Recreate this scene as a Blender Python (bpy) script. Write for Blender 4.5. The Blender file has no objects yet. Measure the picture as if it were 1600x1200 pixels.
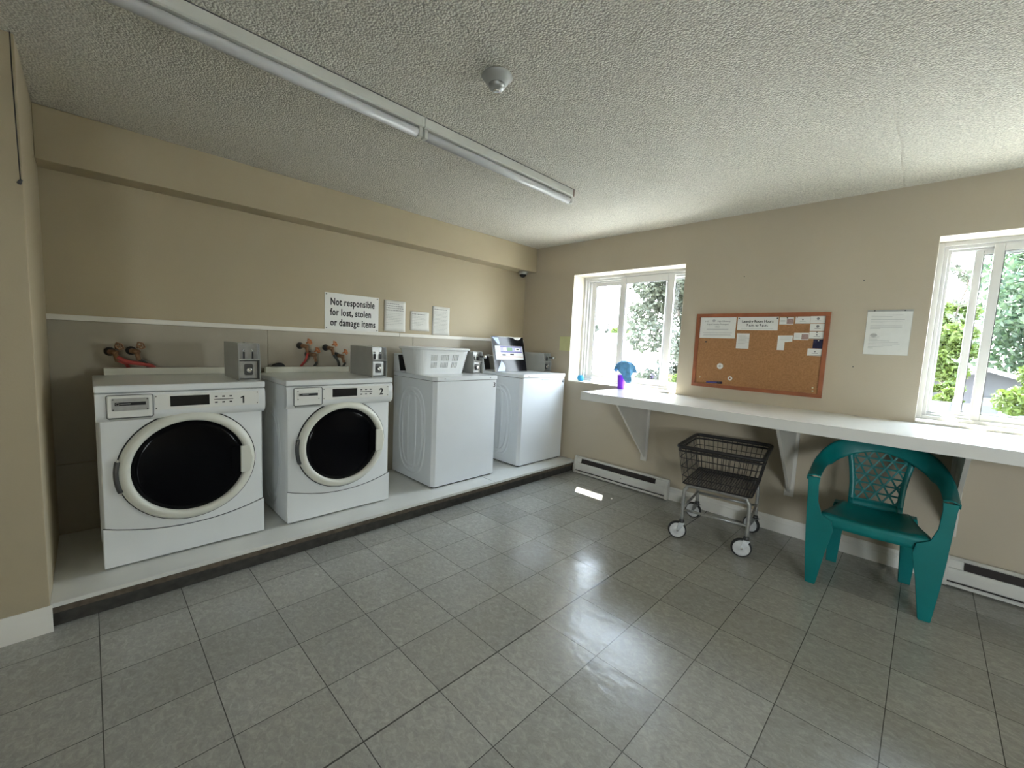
import bpy, bmesh, math, random
import numpy as np
from mathutils import Vector, Matrix
random.seed(7)
SC = bpy.context.scene
COL = SC.collection
PI = math.pi

# ------------------------------------------------------------------ camera
CAM = bpy.data.cameras.new('camera')
cam = bpy.data.objects.new('camera', CAM); COL.objects.link(cam)
CAM.sensor_fit = 'HORIZONTAL'; CAM.sensor_width = 36.0
CAM.lens = 654.52 / 1600 * 36.0
CAM.clip_start = 0.05; CAM.clip_end = 500
_r = Vector((0.70794377, 0.70482281, 0.04517109))
_d = Vector((0.09948719, -0.03619931, -0.99438016))
_f = Vector((-0.69922665, 0.70845919, -0.09574792))
cam.matrix_world = Matrix(((_r.x, -_d.x, -_f.x, 0), (_r.y, -_d.y, -_f.y, 0), (_r.z, -_d.z, -_f.z, 1.339), (0, 0, 0, 1)))
SC.camera = cam

# ------------------------------------------------------------------ view, world, sun
SC.view_settings.view_transform = 'Standard'
SC.view_settings.look = 'None'
SC.view_settings.gamma = 1.0
SC.view_settings.use_curve_mapping = False
SC.view_settings.exposure = 1.92
SKY = 8.0
SUN = 15.0
W = bpy.data.worlds.new('sky'); SC.world = W; W.use_nodes = True
wn, wl = W.node_tree.nodes, W.node_tree.links
wn.clear()
wo = wn.new('ShaderNodeOutputWorld'); wb = wn.new('ShaderNodeBackground')
tc = wn.new('ShaderNodeTexCoord'); sp = wn.new('ShaderNodeSeparateXYZ'); cr = wn.new('ShaderNodeValToRGB')
wl.new(tc.outputs['Generated'], sp.inputs[0]); wl.new(sp.outputs['Z'], cr.inputs[0])
cr.color_ramp.elements[0].position = 0.0; cr.color_ramp.elements[0].color = (0.95, 0.97, 1.0, 1)
cr.color_ramp.elements[1].position = 0.75; cr.color_ramp.elements[1].color = (0.66, 0.79, 1.0, 1)
wl.new(cr.outputs[0], wb.inputs[0]); wb.inputs[1].default_value = SKY
wl.new(wb.outputs[0], wo.inputs[0])
sun = bpy.data.lights.new('sun', 'SUN'); sun.energy = SUN; sun.angle = 0.009; sun.color = (1.0, 0.95, 0.86)
so = bpy.data.objects.new('sun', sun); COL.objects.link(so); so.location = (-3, 8, 12)
so.rotation_euler = Vector((0.218, -0.406, -1.0)).to_track_quat('-Z', 'Y').to_euler()
def portal(name, x0, x1, z0, z1, y):
    l = bpy.data.lights.new(name, 'AREA'); l.shape = 'RECTANGLE'; l.size = x1 - x0; l.size_y = z1 - z0
    l.cycles.is_portal = True
    o = bpy.data.objects.new(name, l); COL.objects.link(o); o.location = ((x0 + x1) / 2, y, (z0 + z1) / 2)
    o.rotation_euler = Vector((0, -1, 0)).to_track_quat('-Z', 'Z').to_euler()
portal('window_daylight', -2.75, -1.57, 0.97, 2.09, 3.975)
portal('window_daylight', -0.025, 1.155, 0.97, 2.1, 3.975)
def portal2(name, axis, c0, c1, z0, z1, w):
    l = bpy.data.lights.new(name, 'AREA'); l.shape = 'RECTANGLE'; l.size = c1 - c0; l.size_y = z1 - z0
    l.cycles.is_portal = True
    o = bpy.data.objects.new(name, l); COL.objects.link(o); m_ = (c0 + c1) / 2
    o.location = (w, m_, (z0 + z1) / 2) if axis == 'x' else (m_, w, (z0 + z1) / 2)
    o.rotation_euler = Vector((-1, 0, 0) if axis == 'x' else (0, 1, 0)).to_track_quat('-Z', 'Z').to_euler()
portal2('window_daylight', 'y', 2.30, 4.30, 0.82, 2.15, -2.54)  # sky portal for the added, unseen window behind the camera
try:
    SC.cycles.use_denoising = True
    SC.cycles.max_bounces = 12; SC.cycles.diffuse_bounces = 8; SC.cycles.glossy_bounces = 4
    SC.cycles.transparent_max_bounces = 16; SC.cycles.sample_clamp_indirect = 6.0
    SC.cycles.caustics_reflective = True; SC.cycles.caustics_refractive = False
except Exception:
    pass

# ------------------------------------------------------------------ materials
def mat(name, col, rough=0.5, metal=0.0, spec=0.5, noise=0.0, nscale=8.0, bump=0.0, bscale=60.0, coat=0.0, alpha=1.0, trans=0.0):
    m = bpy.data.materials.new(name); m.use_nodes = True
    n, l = m.node_tree.nodes, m.node_tree.links
    p = n['Principled BSDF']
    p.inputs['Base Color'].default_value = (*col, 1); p.inputs['Roughness'].default_value = rough
    p.inputs['Metallic'].default_value = metal; p.inputs['Specular IOR Level'].default_value = spec
    p.inputs['Coat Weight'].default_value = coat; p.inputs['Coat Roughness'].default_value = 0.1
    p.inputs['Alpha'].default_value = alpha; p.inputs['Transmission Weight'].default_value = trans
    t = n.new('ShaderNodeTexCoord')
    if noise > 0:
        x = n.new('ShaderNodeTexNoise'); x.inputs['Scale'].default_value = nscale; x.inputs['Detail'].default_value = 5
        l.new(t.outputs['Object'], x.inputs['Vector'])
        mr = n.new('ShaderNodeMapRange'); mr.inputs['From Min'].default_value = 0.3; mr.inputs['From Max'].default_value = 0.7
        mr.inputs['To Min'].default_value = 1 - noise; mr.inputs['To Max'].default_value = 1 + noise
        l.new(x.outputs['Fac'], mr.inputs['Value'])
        mx = n.new('ShaderNodeVectorMath'); mx.operation = 'SCALE'; mx.inputs[0].default_value = col
        l.new(mr.outputs[0], mx.inputs['Scale']); l.new(mx.outputs[0], p.inputs['Base Color'])
    if bump > 0:
        x = n.new('ShaderNodeTexNoise'); x.inputs['Scale'].default_value = bscale; x.inputs['Detail'].default_value = 4
        l.new(t.outputs['Object'], x.inputs['Vector'])
        b = n.new('ShaderNodeBump'); b.inputs['Strength'].default_value = bump; b.inputs['Distance'].default_value = 0.01
        l.new(x.outputs['Fac'], b.inputs['Height']); l.new(b.outputs[0], p.inputs['Normal'])
    return m

M = {}
M['wall'] = mat('beige_wall_paint', (0.43, 0.365, 0.245), 0.55, noise=0.03, nscale=1.5, bump=0.08, bscale=120)
M['wall2'] = mat('window_wall_paint', (0.47, 0.41, 0.31), 0.55, noise=0.03, nscale=1.5, bump=0.08, bscale=120)
M['panel'] = mat('panel_paint', (0.38, 0.345, 0.275), 0.45, noise=0.05, nscale=3, bump=0.05, bscale=50)
M['trim'] = mat('white_trim_paint', (0.76, 0.74, 0.68), 0.4, noise=0.03, nscale=6, bump=0.03)
M['reveal'] = mat('cream_reveal_paint', (0.58, 0.54, 0.45), 0.5, noise=0.02)
M['vinyl'] = mat('white_vinyl', (0.56, 0.56, 0.55), 0.35, noise=0.02)
M['gasket'] = mat('dark_gasket', (0.10, 0.10, 0.10), 0.6)
M['laminate'] = mat('white_laminate', (0.74, 0.74, 0.71), 0.22, noise=0.03, nscale=5)
M['bracket'] = mat('bracket_paint', (0.62, 0.60, 0.55), 0.45, noise=0.03)
M['deck'] = mat('platform_laminate', (0.66, 0.66, 0.62), 0.3, noise=0.05, nscale=4)
M['deckedge'] = mat('worn_particle_board', (0.10, 0.08, 0.055), 0.8, noise=0.3, nscale=30)
M['base'] = mat('dark_platform_base', (0.05, 0.047, 0.04), 0.8, noise=0.3, nscale=20)
M['enamel'] = mat('white_enamel', (0.73, 0.75, 0.75), 0.28, noise=0.015, nscale=3, coat=0.3)
M['enamel2'] = mat('cool_white_enamel', (0.72, 0.75, 0.77), 0.33, noise=0.02, nscale=3, coat=0.2)
M['panelwhite'] = mat('off_white_plastic', (0.74, 0.74, 0.70), 0.35)
M['ring'] = mat('ivory_plastic', (0.66, 0.66, 0.58), 0.38)
M['doorglass'] = mat('black_door_glass', (0.003, 0.003, 0.004), 0.10, spec=0.10)
M['black'] = mat('black_plastic', (0.012, 0.012, 0.013), 0.35)
M['display'] = mat('dark_display', (0.008, 0.008, 0.009), 0.2)
M['ink'] = mat('black_ink', (0.012, 0.012, 0.012), 0.6)
M['inkgrey'] = mat('grey_print', (0.20, 0.20, 0.20), 0.7)
M['inksoft'] = mat('faded_print', (0.42, 0.42, 0.41), 0.7)
M['silver'] = mat('brushed_metal', (0.42, 0.43, 0.43), 0.36, metal=0.9, noise=0.08, nscale=40)
M['boxgrey'] = mat('grey_steel_box', (0.40, 0.41, 0.39), 0.38, metal=0.2, noise=0.04, nscale=15)
M['darkmetal'] = mat('dark_metal', (0.10, 0.10, 0.10), 0.4, metal=0.7)
M['chrome'] = mat('chrome', (0.75, 0.75, 0.74), 0.15, metal=1.0)
M['galv'] = mat('grey_painted_tube', (0.36, 0.36, 0.34), 0.35, metal=0.5, noise=0.15, nscale=25)
M['wheelgrey'] = mat('grey_wheel_hub', (0.60, 0.61, 0.60), 0.5, noise=0.08, nscale=40)
M['rubber'] = mat('black_rubber', (0.02, 0.02, 0.02), 0.6)
M['blackwire'] = mat('black_coated_wire', (0.022, 0.020, 0.020), 0.45, noise=0.2, nscale=60)
M['teal'] = mat('teal_resin', (0.0, 0.17, 0.165), 0.38, noise=0.08, nscale=6, bump=0.05, bscale=200)
M['basket'] = mat('white_basket_plastic', (0.74, 0.76, 0.76), 0.35)
M['brass'] = mat('aged_brass', (0.30, 0.17, 0.09), 0.45, metal=0.5, noise=0.2, nscale=50)
M['copper'] = mat('orange_valve_handle', (0.55, 0.20, 0.07), 0.5, noise=0.2, nscale=50)
M['redhose'] = mat('red_rubber_hose', (0.42, 0.06, 0.05), 0.5)
M['greyhose'] = mat('grey_rubber_hose', (0.06, 0.065, 0.055), 0.55)
M['paper'] = mat('white_paper', (0.70, 0.70, 0.66), 0.7, noise=0.03, nscale=20)
M['signwhite'] = mat('white_sign_plastic', (0.80, 0.80, 0.77), 0.35)
M['yellowpaper'] = mat('pale_yellow_paper', (0.56, 0.56, 0.28), 0.7, noise=0.04, nscale=20)
M['navy'] = mat('navy_card', (0.012, 0.012, 0.05), 0.5)
M['boardframe'] = mat('reddish_wood', (0.30, 0.10, 0.045), 0.42, noise=0.15, nscale=14)
M['heater'] = mat('heater_enamel', (0.62, 0.61, 0.56), 0.35, noise=0.04, nscale=10)
M['slot'] = mat('dark_grille', (0.018, 0.012, 0.009), 0.7)
M['tube'] = mat('unlit_lamp_tube', (0.58, 0.58, 0.59), 0.35, coat=0.2)
M['fixture'] = mat('fixture_enamel', (0.62, 0.62, 0.57), 0.4, noise=0.03)
M['brown'] = mat('brown_end_cap', (0.25, 0.17, 0.13), 0.6)
M['purple'] = mat('purple_plastic', (0.28, 0.02, 0.85), 0.3, trans=0.25)
M['blue'] = mat('blue_plastic', (0.05, 0.42, 0.80), 0.3, trans=0.2)
M['cloth'] = mat('blue_cloth', (0.14, 0.38, 0.66), 0.8, noise=0.25, nscale=25, bump=0.4, bscale=150)
M['poster'] = mat('glossy_black_card', (0.004, 0.004, 0.006), 0.12, spec=0.2)
M['glare'] = mat('painted_blue_glare', (0.22, 0.32, 0.62), 0.3)  # pale glare on the glossy sheet, put in as colour
M['flyer'] = mat('flyer_paper', (0.50, 0.50, 0.48), 0.4)
M['violet'] = mat('violet_print', (0.06, 0.05, 0.22), 0.4)
M['lilac'] = mat('lilac_print', (0.28, 0.27, 0.42), 0.4)
M['greenprint'] = mat('green_print', (0.10, 0.22, 0.10), 0.4)
M['redprint'] = mat('red_print', (0.50, 0.14, 0.07), 0.4)
M['pinkish'] = mat('pink_photo_print', (0.32, 0.22, 0.20), 0.5, noise=0.4, nscale=300)
M['pin'] = mat('cream_pin', (0.75, 0.66, 0.45), 0.4)
M['ground'] = mat('pale_concrete', (0.50, 0.48, 0.45), 0.9, noise=0.05, nscale=0.3)
M['whitewall'] = mat('white_stucco', (0.80, 0.80, 0.78), 0.8, noise=0.03, nscale=1)
M['siding'] = mat('grey_siding', (0.035, 0.035, 0.04), 0.8, noise=0.1, nscale=3)
M['gdoor'] = mat('pale_garage_door', (0.09, 0.095, 0.10), 0.7)
M['roofpale'] = mat('pale_fascia', (0.16, 0.15, 0.155), 0.7)
M['roofred'] = mat('red_shingle', (0.28, 0.06, 0.04), 0.8)
M['fence'] = mat('grey_fence', (0.05, 0.05, 0.055), 0.8)
M['bark'] = mat('bark', (0.05, 0.04, 0.03), 0.9, noise=0.3, nscale=8)
def leafmat(name, a, b):
    m = mat(name, a, 0.6)
    n, l = m.node_tree.nodes, m.node_tree.links; p = n['Principled BSDF']
    t = n.new('ShaderNodeTexCoord'); x = n.new('ShaderNodeTexNoise'); x.inputs['Scale'].default_value = 2.5; x.inputs['Detail'].default_value = 6
    l.new(t.outputs['Object'], x.inputs['Vector'])
    c = n.new('ShaderNodeValToRGB'); c.color_ramp.elements[0].position = 0.35; c.color_ramp.elements[1].position = 0.65
    c.color_ramp.elements[0].color = (*a, 1); c.color_ramp.elements[1].color = (*b, 1)
    l.new(x.outputs['Fac'], c.inputs[0]); l.new(c.outputs[0], p.inputs['Base Color'])
    tr = n.new('ShaderNodeBsdfTranslucent'); l.new(c.outputs[0], tr.inputs[0])
    ms = n.new('ShaderNodeMixShader'); ms.inputs[0].default_value = 0.35
    l.new(p.outputs[0], ms.inputs[1]); l.new(tr.outputs[0], ms.inputs[2]); l.new(ms.outputs[0], n['Material Output'].inputs[0])
    return m
M['leafgrey'] = leafmat('grey_green_leaves', (0.0348, 0.0421, 0.0272), (0.0644, 0.0744, 0.0496))
M['leafyel'] = leafmat('yellow_green_leaves', (0.0348, 0.0604, 0.0093), (0.0790, 0.1114, 0.0162))
M['leafdeep'] = leafmat('blue_green_leaves', (0.0218, 0.0433, 0.0260), (0.0564, 0.0866, 0.0391))
M['leaffar'] = leafmat('far_dark_needles', (0.0248, 0.0330, 0.0248), (0.0413, 0.0495, 0.0372))

def glassmat():
    m = bpy.data.materials.new('window_glass'); m.use_nodes = True
    n, l = m.node_tree.nodes, m.node_tree.links; n.clear()
    o = n.new('ShaderNodeOutputMaterial'); t = n.new('ShaderNodeBsdfTransparent'); g = n.new('ShaderNodeBsdfGlossy')
    t.inputs[0].default_value = (0.95, 0.97, 0.96, 1); g.inputs['Roughness'].default_value = 0.02
    lw = n.new('ShaderNodeLayerWeight'); pw = n.new('ShaderNodeMath'); pw.operation = 'POWER'; pw.inputs[1].default_value = 4.0
    f = n.new('ShaderNodeMath'); f.operation = 'MULTIPLY_ADD'; f.inputs[1].default_value = 0.55; f.inputs[2].default_value = 0.03
    l.new(lw.outputs['Facing'], pw.inputs[0]); l.new(pw.outputs[0], f.inputs[0]); x = n.new('ShaderNodeMixShader')
    l.new(f.outputs[0], x.inputs[0]); l.new(t.outputs[0], x.inputs[1]); l.new(g.outputs[0], x.inputs[2]); l.new(x.outputs[0], o.inputs[0])
    return m
M['glass'] = glassmat()

def mathn(n, l, op, a, b=None, c=None):
    x = n.new('ShaderNodeMath'); x.operation = op
    for i, v in enumerate((a, b, c)):
        if v is None: continue
        if isinstance(v, (int, float)): x.inputs[i].default_value = v
        else: l.new(v, x.inputs[i])
    return x.outputs[0]

def ceilingmat():
    m = mat('stippled_ceiling', (0.70, 0.67, 0.585), 0.85)
    n, l = m.node_tree.nodes, m.node_tree.links; p = n['Principled BSDF']
    t = n.new('ShaderNodeTexCoord')
    v = n.new('ShaderNodeTexVoronoi'); v.feature = 'SMOOTH_F1'; v.inputs['Scale'].default_value = 120; v.inputs['Smoothness'].default_value = 0.4
    x = n.new('ShaderNodeTexNoise'); x.inputs['Scale'].default_value = 90; x.inputs['Detail'].default_value = 3
    l.new(t.outputs['Object'], v.inputs['Vector']); l.new(t.outputs['Object'], x.inputs['Vector'])
    h = mathn(n, l, 'ADD', mathn(n, l, 'MULTIPLY', v.outputs['Distance'], -0.8), x.outputs['Fac'])
    s = n.new('ShaderNodeSeparateXYZ'); l.new(t.outputs['Object'], s.inputs[0])
    w = n.new('ShaderNodeTexNoise'); w.inputs['Scale'].default_value = 3; l.new(t.outputs['Object'], w.inputs['Vector'])
    wob = mathn(n, l, 'MULTIPLY', mathn(n, l, 'SUBTRACT', w.outputs['Fac'], 0.5), 0.03)
    ss = None
    for xo, amp in ((-0.215, 0.9), (-2.45, 0.5)):
        d = mathn(n, l, 'ABSOLUTE', mathn(n, l, 'ADD', mathn(n, l, 'SUBTRACT', s.outputs['X'], xo), wob))
        k = mathn(n, l, 'MULTIPLY', mathn(n, l, 'MAXIMUM', mathn(n, l, 'SUBTRACT', 1.0, mathn(n, l, 'DIVIDE', d, 0.010)), 0.0), amp)
        ss = k if ss is None else mathn(n, l, 'ADD', ss, k)
    h2 = mathn(n, l, 'ADD', h, mathn(n, l, 'MULTIPLY', ss, -0.9))
    b = n.new('ShaderNodeBump'); b.inputs['Strength'].default_value = 0.8; b.inputs['Distance'].default_value = 0.012
    b.invert = False
    l.new(h2, b.inputs['Height']); l.new(b.outputs[0], p.inputs['Normal'])
    # base colour is darker in the stipple pits
    mr = n.new('ShaderNodeMapRange'); mr.inputs['From Min'].default_value = -0.2; mr.inputs['From Max'].default_value = 0.45
    mr.inputs['To Min'].default_value = 0.72; mr.inputs['To Max'].default_value = 1.06
    l.new(h, mr.inputs['Value'])
    mx = n.new('ShaderNodeVectorMath'); mx.operation = 'SCALE'; mx.inputs[0].default_value = (0.70, 0.67, 0.585)
    l.new(mr.outputs[0], mx.inputs['Scale']); l.new(mx.outputs[0], p.inputs['Base Color'])
    return m
M['ceiling'] = ceilingmat()

def floormat():
    T = 0.3048
    m = mat('vinyl_floor_tiles', (0.2, 0.2, 0.2), 0.25)
    n, l = m.node_tree.nodes, m.node_tree.links; p = n['Principled BSDF']
    t = n.new('ShaderNodeTexCoord'); s = n.new('ShaderNodeSeparateXYZ'); l.new(t.outputs['Object'], s.inputs[0])
    def ax(o, off):
        u = mathn(n, l, 'DIVIDE', mathn(n, l, 'ADD', s.outputs[o], 20 * T - off), T)
        fr = mathn(n, l, 'FRACT', u); fl = mathn(n, l, 'FLOOR', u)
        e = mathn(n, l, 'MINIMUM', fr, mathn(n, l, 'SUBTRACT', 1.0, fr))
        return fl, e
    fx, ex = ax('X', 0.0140); fy, ey = ax('Y', 1.2060)
    e = mathn(n, l, 'MINIMUM', ex, ey)
    # one joint is open and wider than the others
    wide = mathn(n, l, 'ABSOLUTE', mathn(n, l, 'SUBTRACT', s.outputs['X'], 0.0140 - 4 * T))
    e2 = mathn(n, l, 'MINIMUM', e, mathn(n, l, 'MULTIPLY', wide, 1.6))
    joint = mathn(n, l, 'LESS_THAN', e2, 0.0052)
    cmb = n.new('ShaderNodeCombineXYZ'); l.new(fx, cmb.inputs[0]); l.new(fy, cmb.inputs[1])
    wnz = n.new('ShaderNodeTexWhiteNoise'); wnz.noise_dimensions = '2D'; l.new(cmb.outputs[0], wnz.inputs['Vector'])
    # mottled streaks, turned per tile
    sc = n.new('ShaderNodeVectorMath'); sc.operation = 'MULTIPLY'; sc.inputs[1].default_value = (1.0, 1.4, 1.0); l.new(t.outputs['Object'], sc.inputs[0])
    ad = n.new('ShaderNodeVectorMath'); ad.operation = 'ADD'; l.new(sc.outputs[0], ad.inputs[0]); l.new(wnz.outputs['Color'], ad.inputs[1])
    nz = n.new('ShaderNodeTexNoise'); nz.inputs['Scale'].default_value = 34; nz.inputs['Detail'].default_value = 8; nz.inputs['Roughness'].default_value = 0.75
    nz.inputs['Distortion'].default_value = 0.8
    l.new(ad.outputs[0], nz.inputs['Vector'])
    big = n.new('ShaderNodeTexNoise'); big.inputs['Scale'].default_value = 2.6; big.inputs['Detail'].default_value = 1; l.new(t.outputs['Object'], big.inputs['Vector'])
    cr = n.new('ShaderNodeValToRGB'); r = cr.color_ramp
    r.elements[0].position = 0.30; r.elements[0].color = (0.29, 0.286, 0.257, 1)
    r.elements[1].position = 0.72; r.elements[1].color = (0.49, 0.48, 0.435, 1)
    el = r.elements.new(0.5); el.color = (0.37, 0.363, 0.328, 1)
    l.new(nz.outputs['Fac'], cr.inputs[0])
    k = mathn(n, l, 'ADD', 0.88, mathn(n, l, 'MULTIPLY', wnz.outputs['Value'], 0.16))
    mx = n.new('ShaderNodeVectorMath'); mx.operation = 'SCALE'; l.new(cr.outputs[0], mx.inputs[0]); l.new(k, mx.inputs['Scale'])
    mix = n.new('ShaderNodeMix'); mix.data_type = 'RGBA'; l.new(joint, mix.inputs['Factor']); l.new(mx.outputs[0], mix.inputs['A']); mix.inputs['B'].default_value = (0.09, 0.088, 0.078, 1)
    l.new(mix.outputs['Result'], p.inputs['Base Color'])
    mr = n.new('ShaderNodeMapRange'); mr.inputs['From Min'].default_value = 0.25; mr.inputs['From Max'].default_value = 0.75
    mr.inputs['To Min'].default_value = 0.13; mr.inputs['To Max'].default_value = 0.21; l.new(big.outputs['Fac'], mr.inputs['Value'])
    rr = mathn(n, l, 'ADD', mr.outputs[0], mathn(n, l, 'ADD', mathn(n, l, 'MULTIPLY', nz.outputs['Fac'], 0.05), mathn(n, l, 'MULTIPLY', mathn(n, l, 'POWER', wnz.outputs['Value'], 2.0), 0.04)))
    l.new(rr, p.inputs['Roughness'])
    lo = n.new('ShaderNodeTexNoise'); lo.inputs['Scale'].default_value = 9; lo.inputs['Detail'].default_value = 2; l.new(ad.outputs[0], lo.inputs['Vector'])
    h = mathn(n, l, 'ADD', mathn(n, l, 'MULTIPLY', lo.outputs['Fac'], 0.9), mathn(n, l, 'ADD', mathn(n, l, 'MULTIPLY', nz.outputs['Fac'], 0.12), mathn(n, l, 'MULTIPLY', joint, -0.35)))
    b = n.new('ShaderNodeBump'); b.inputs['Strength'].default_value = 0.35; b.inputs['Distance'].default_value = 0.006
    l.new(h, b.inputs['Height']); l.new(b.outputs[0], p.inputs['Normal'])
    return m
M['floor'] = floormat()
def corkmat():
    m = mat('cork', (0.34, 0.17, 0.07), 0.75, bump=0.15, bscale=200)
    n, l = m.node_tree.nodes, m.node_tree.links; p = n['Principled BSDF']
    t = n.new('ShaderNodeTexCoord'); x = n.new('ShaderNodeTexNoise'); x.inputs['Scale'].default_value = 90; x.inputs['Detail'].default_value = 6
    l.new(t.outputs['Object'], x.inputs['Vector'])
    c = n.new('ShaderNodeValToRGB'); c.color_ramp.elements[0].position = 0.35; c.color_ramp.elements[1].position = 0.7
    c.color_ramp.elements[0].color = (0.30, 0.145, 0.055, 1); c.color_ramp.elements[1].color = (0.39, 0.195, 0.078, 1)
    l.new(x.outputs['Fac'], c.inputs[0]); l.new(c.outputs[0], p.inputs['Base Color'])
    return m
M['cork'] = corkmat()

# ------------------------------------------------------------------ mesh helpers
def obj(name, bm, m, parent=None, smooth=False, bevel=0.0, seg=2):
    me = bpy.data.meshes.new(name)
    bmesh.ops.recalc_face_normals(bm, faces=bm.faces)
    bm.to_mesh(me); bm.free()
    me.materials.append(M[m] if isinstance(m, str) else m)
    o = bpy.data.objects.new(name, me); COL.objects.link(o)
    if parent: o.parent = parent
    if smooth:
        for p in me.polygons: p.use_smooth = True
    if bevel > 0:
        b = o.modifiers.new('bevel', 'BEVEL'); b.width = bevel; b.segments = seg; b.limit_method = 'ANGLE'; b.angle_limit = 0.6
        b.harden_normals = True
        for p in me.polygons: p.use_smooth = True
    return o
def thing(name, label, cat, loc=(0, 0, 0), rz=0, group=None):
    o = bpy.data.objects.new(name, None); COL.objects.link(o); o.location = loc; o.rotation_euler = (0, 0, rz)
    o.empty_display_size = 0.1
    o['label'] = label; o['category'] = cat
    if group: o['group'] = group
    return o
def tag(o, label, cat, group=None):
    o['label'] = label; o['category'] = cat
    if group: o['group'] = group
    return o
def struct(o):
    o['kind'] = 'structure'; return o
def BM(): return bmesh.new()
def box(bm, x0, x1, y0, y1, z0, z1):
    v = [bm.verts.new(c) for c in ((x0, y0, z0), (x1, y0, z0), (x1, y1, z0), (x0, y1, z0), (x0, y0, z1), (x1, y0, z1), (x1, y1, z1), (x0, y1, z1))]
    for f in ((0, 3, 2, 1), (4, 5, 6, 7), (0, 1, 5, 4), (1, 2, 6, 5), (2, 3, 7, 6), (3, 0, 4, 7)): bm.faces.new([v[i] for i in f])
    return bm
def bx(*a): return box(BM(), *a)
def hexa(bm, lo, hi):
    """solid between two quads"""
    a = [bm.verts.new(c) for c in lo]; b = [bm.verts.new(c) for c in hi]
    bm.faces.new(a[::-1]); bm.faces.new(b)
    for i in range(4): bm.faces.new((a[i], a[(i + 1) % 4], b[(i + 1) % 4], b[i]))
    return bm
def prism(bm, pts, axis, a, b):
    """pts: 2-D polygon; extruded along axis from a to b. axis x: pts=(y,z); y: (x,z); z: (x,y)"""
    def P(p, w): return {'x': (w, p[0], p[1]), 'y': (p[0], w, p[1]), 'z': (p[0], p[1], w)}[axis]
    A = [bm.verts.new(P(p, a)) for p in pts]; B = [bm.verts.new(P(p, b)) for p in pts]
    bm.faces.new(A[::-1]); bm.faces.new(B); n = len(pts)
    for i in range(n): bm.faces.new((A[i], A[(i + 1) % n], B[(i + 1) % n], B[i]))
    return bm
def frame_of(d):
    d = d.normalized(); u = Vector((0, 0, 1)) if abs(d.z) < 0.9 else Vector((1, 0, 0))
    a = d.cross(u).normalized(); return a, d.cross(a).normalized()
def tube(bm, pts, r, n=10, closed=False):
    pts = [Vector(p) for p in pts]; rings = []; N = len(pts)
    rr = r if isinstance(r, (list, tuple)) else [r] * N
    pa = None
    for i, p in enumerate(pts):
        if closed: d = pts[(i + 1) % N] - pts[i - 1]
        else: d = pts[min(i + 1, N - 1)] - pts[max(i - 1, 0)]
        d.normalize()
        if pa is None: a, b = frame_of(d)
        else:
            a = (pa - d * pa.dot(d)).normalized(); b = d.cross(a).normalized()
        pa = a
        rings.append([bm.verts.new(p + (a * math.cos(2 * PI * k / n) + b * math.sin(2 * PI * k / n)) * rr[i]) for k in range(n)])
    for i in range(N if closed else N - 1):
        A, B = rings[i], rings[(i + 1) % N]
        for k in range(n): bm.faces.new((A[k], A[(k + 1) % n], B[(k + 1) % n], B[k]))
    if not closed: bm.faces.new(rings[0][::-1]); bm.faces.new(rings[-1])
    return bm
def lathe(bm, prof, c, axis='z', n=32, sy=1.0, caps=True):
    """prof: (radius, height) pairs"""
    c = Vector(c); rings = []
    for r, h in prof:
        ring = []
        for k in range(n):
            a = 2 * PI * k / n; u, v = r * math.cos(a), r * math.sin(a) * sy
            q = {'z': (u, v, h), 'x': (h, u, v), 'y': (u, h, v)}[axis]
            ring.append(bm.verts.new(c + Vector(q)))
        rings.append(ring)
    for A, B in zip(rings, rings[1:]):
        for k in range(n): bm.faces.new((A[k], A[(k + 1) % n], B[(k + 1) % n], B[k]))
    if caps: bm.faces.new(rings[0][::-1]); bm.faces.new(rings[-1])
    return bm
def smoothpath(pts, per=6):
    pts = [Vector(p) for p in pts]; out = []
    for i in range(len(pts) - 1):
        p0, p1, p2, p3 = pts[max(i - 1, 0)], pts[i], pts[i + 1], pts[min(i + 2, len(pts) - 1)]
        for k in range(per):
            t = k / per
            out.append(0.5 * ((2 * p1) + (p2 - p0) * t + (2 * p0 - 5 * p1 + 4 * p2 - p3) * t * t + (3 * p1 - p0 - 3 * p2 + p3) * t ** 3))
    out.append(pts[-1]); return out
def rrect(x0, x1, y0, y1, r, n=5):
    out = []
    for cx, cy, a0 in ((x1 - r, y1 - r, 0), (x0 + r, y1 - r, PI / 2), (x0 + r, y0 + r, PI), (x1 - r, y0 + r, 1.5 * PI)):
        for k in range(n + 1):
            a = a0 + PI / 2 * k / n; out.append((cx + r * math.cos(a), cy + r * math.sin(a)))
    return out
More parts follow.
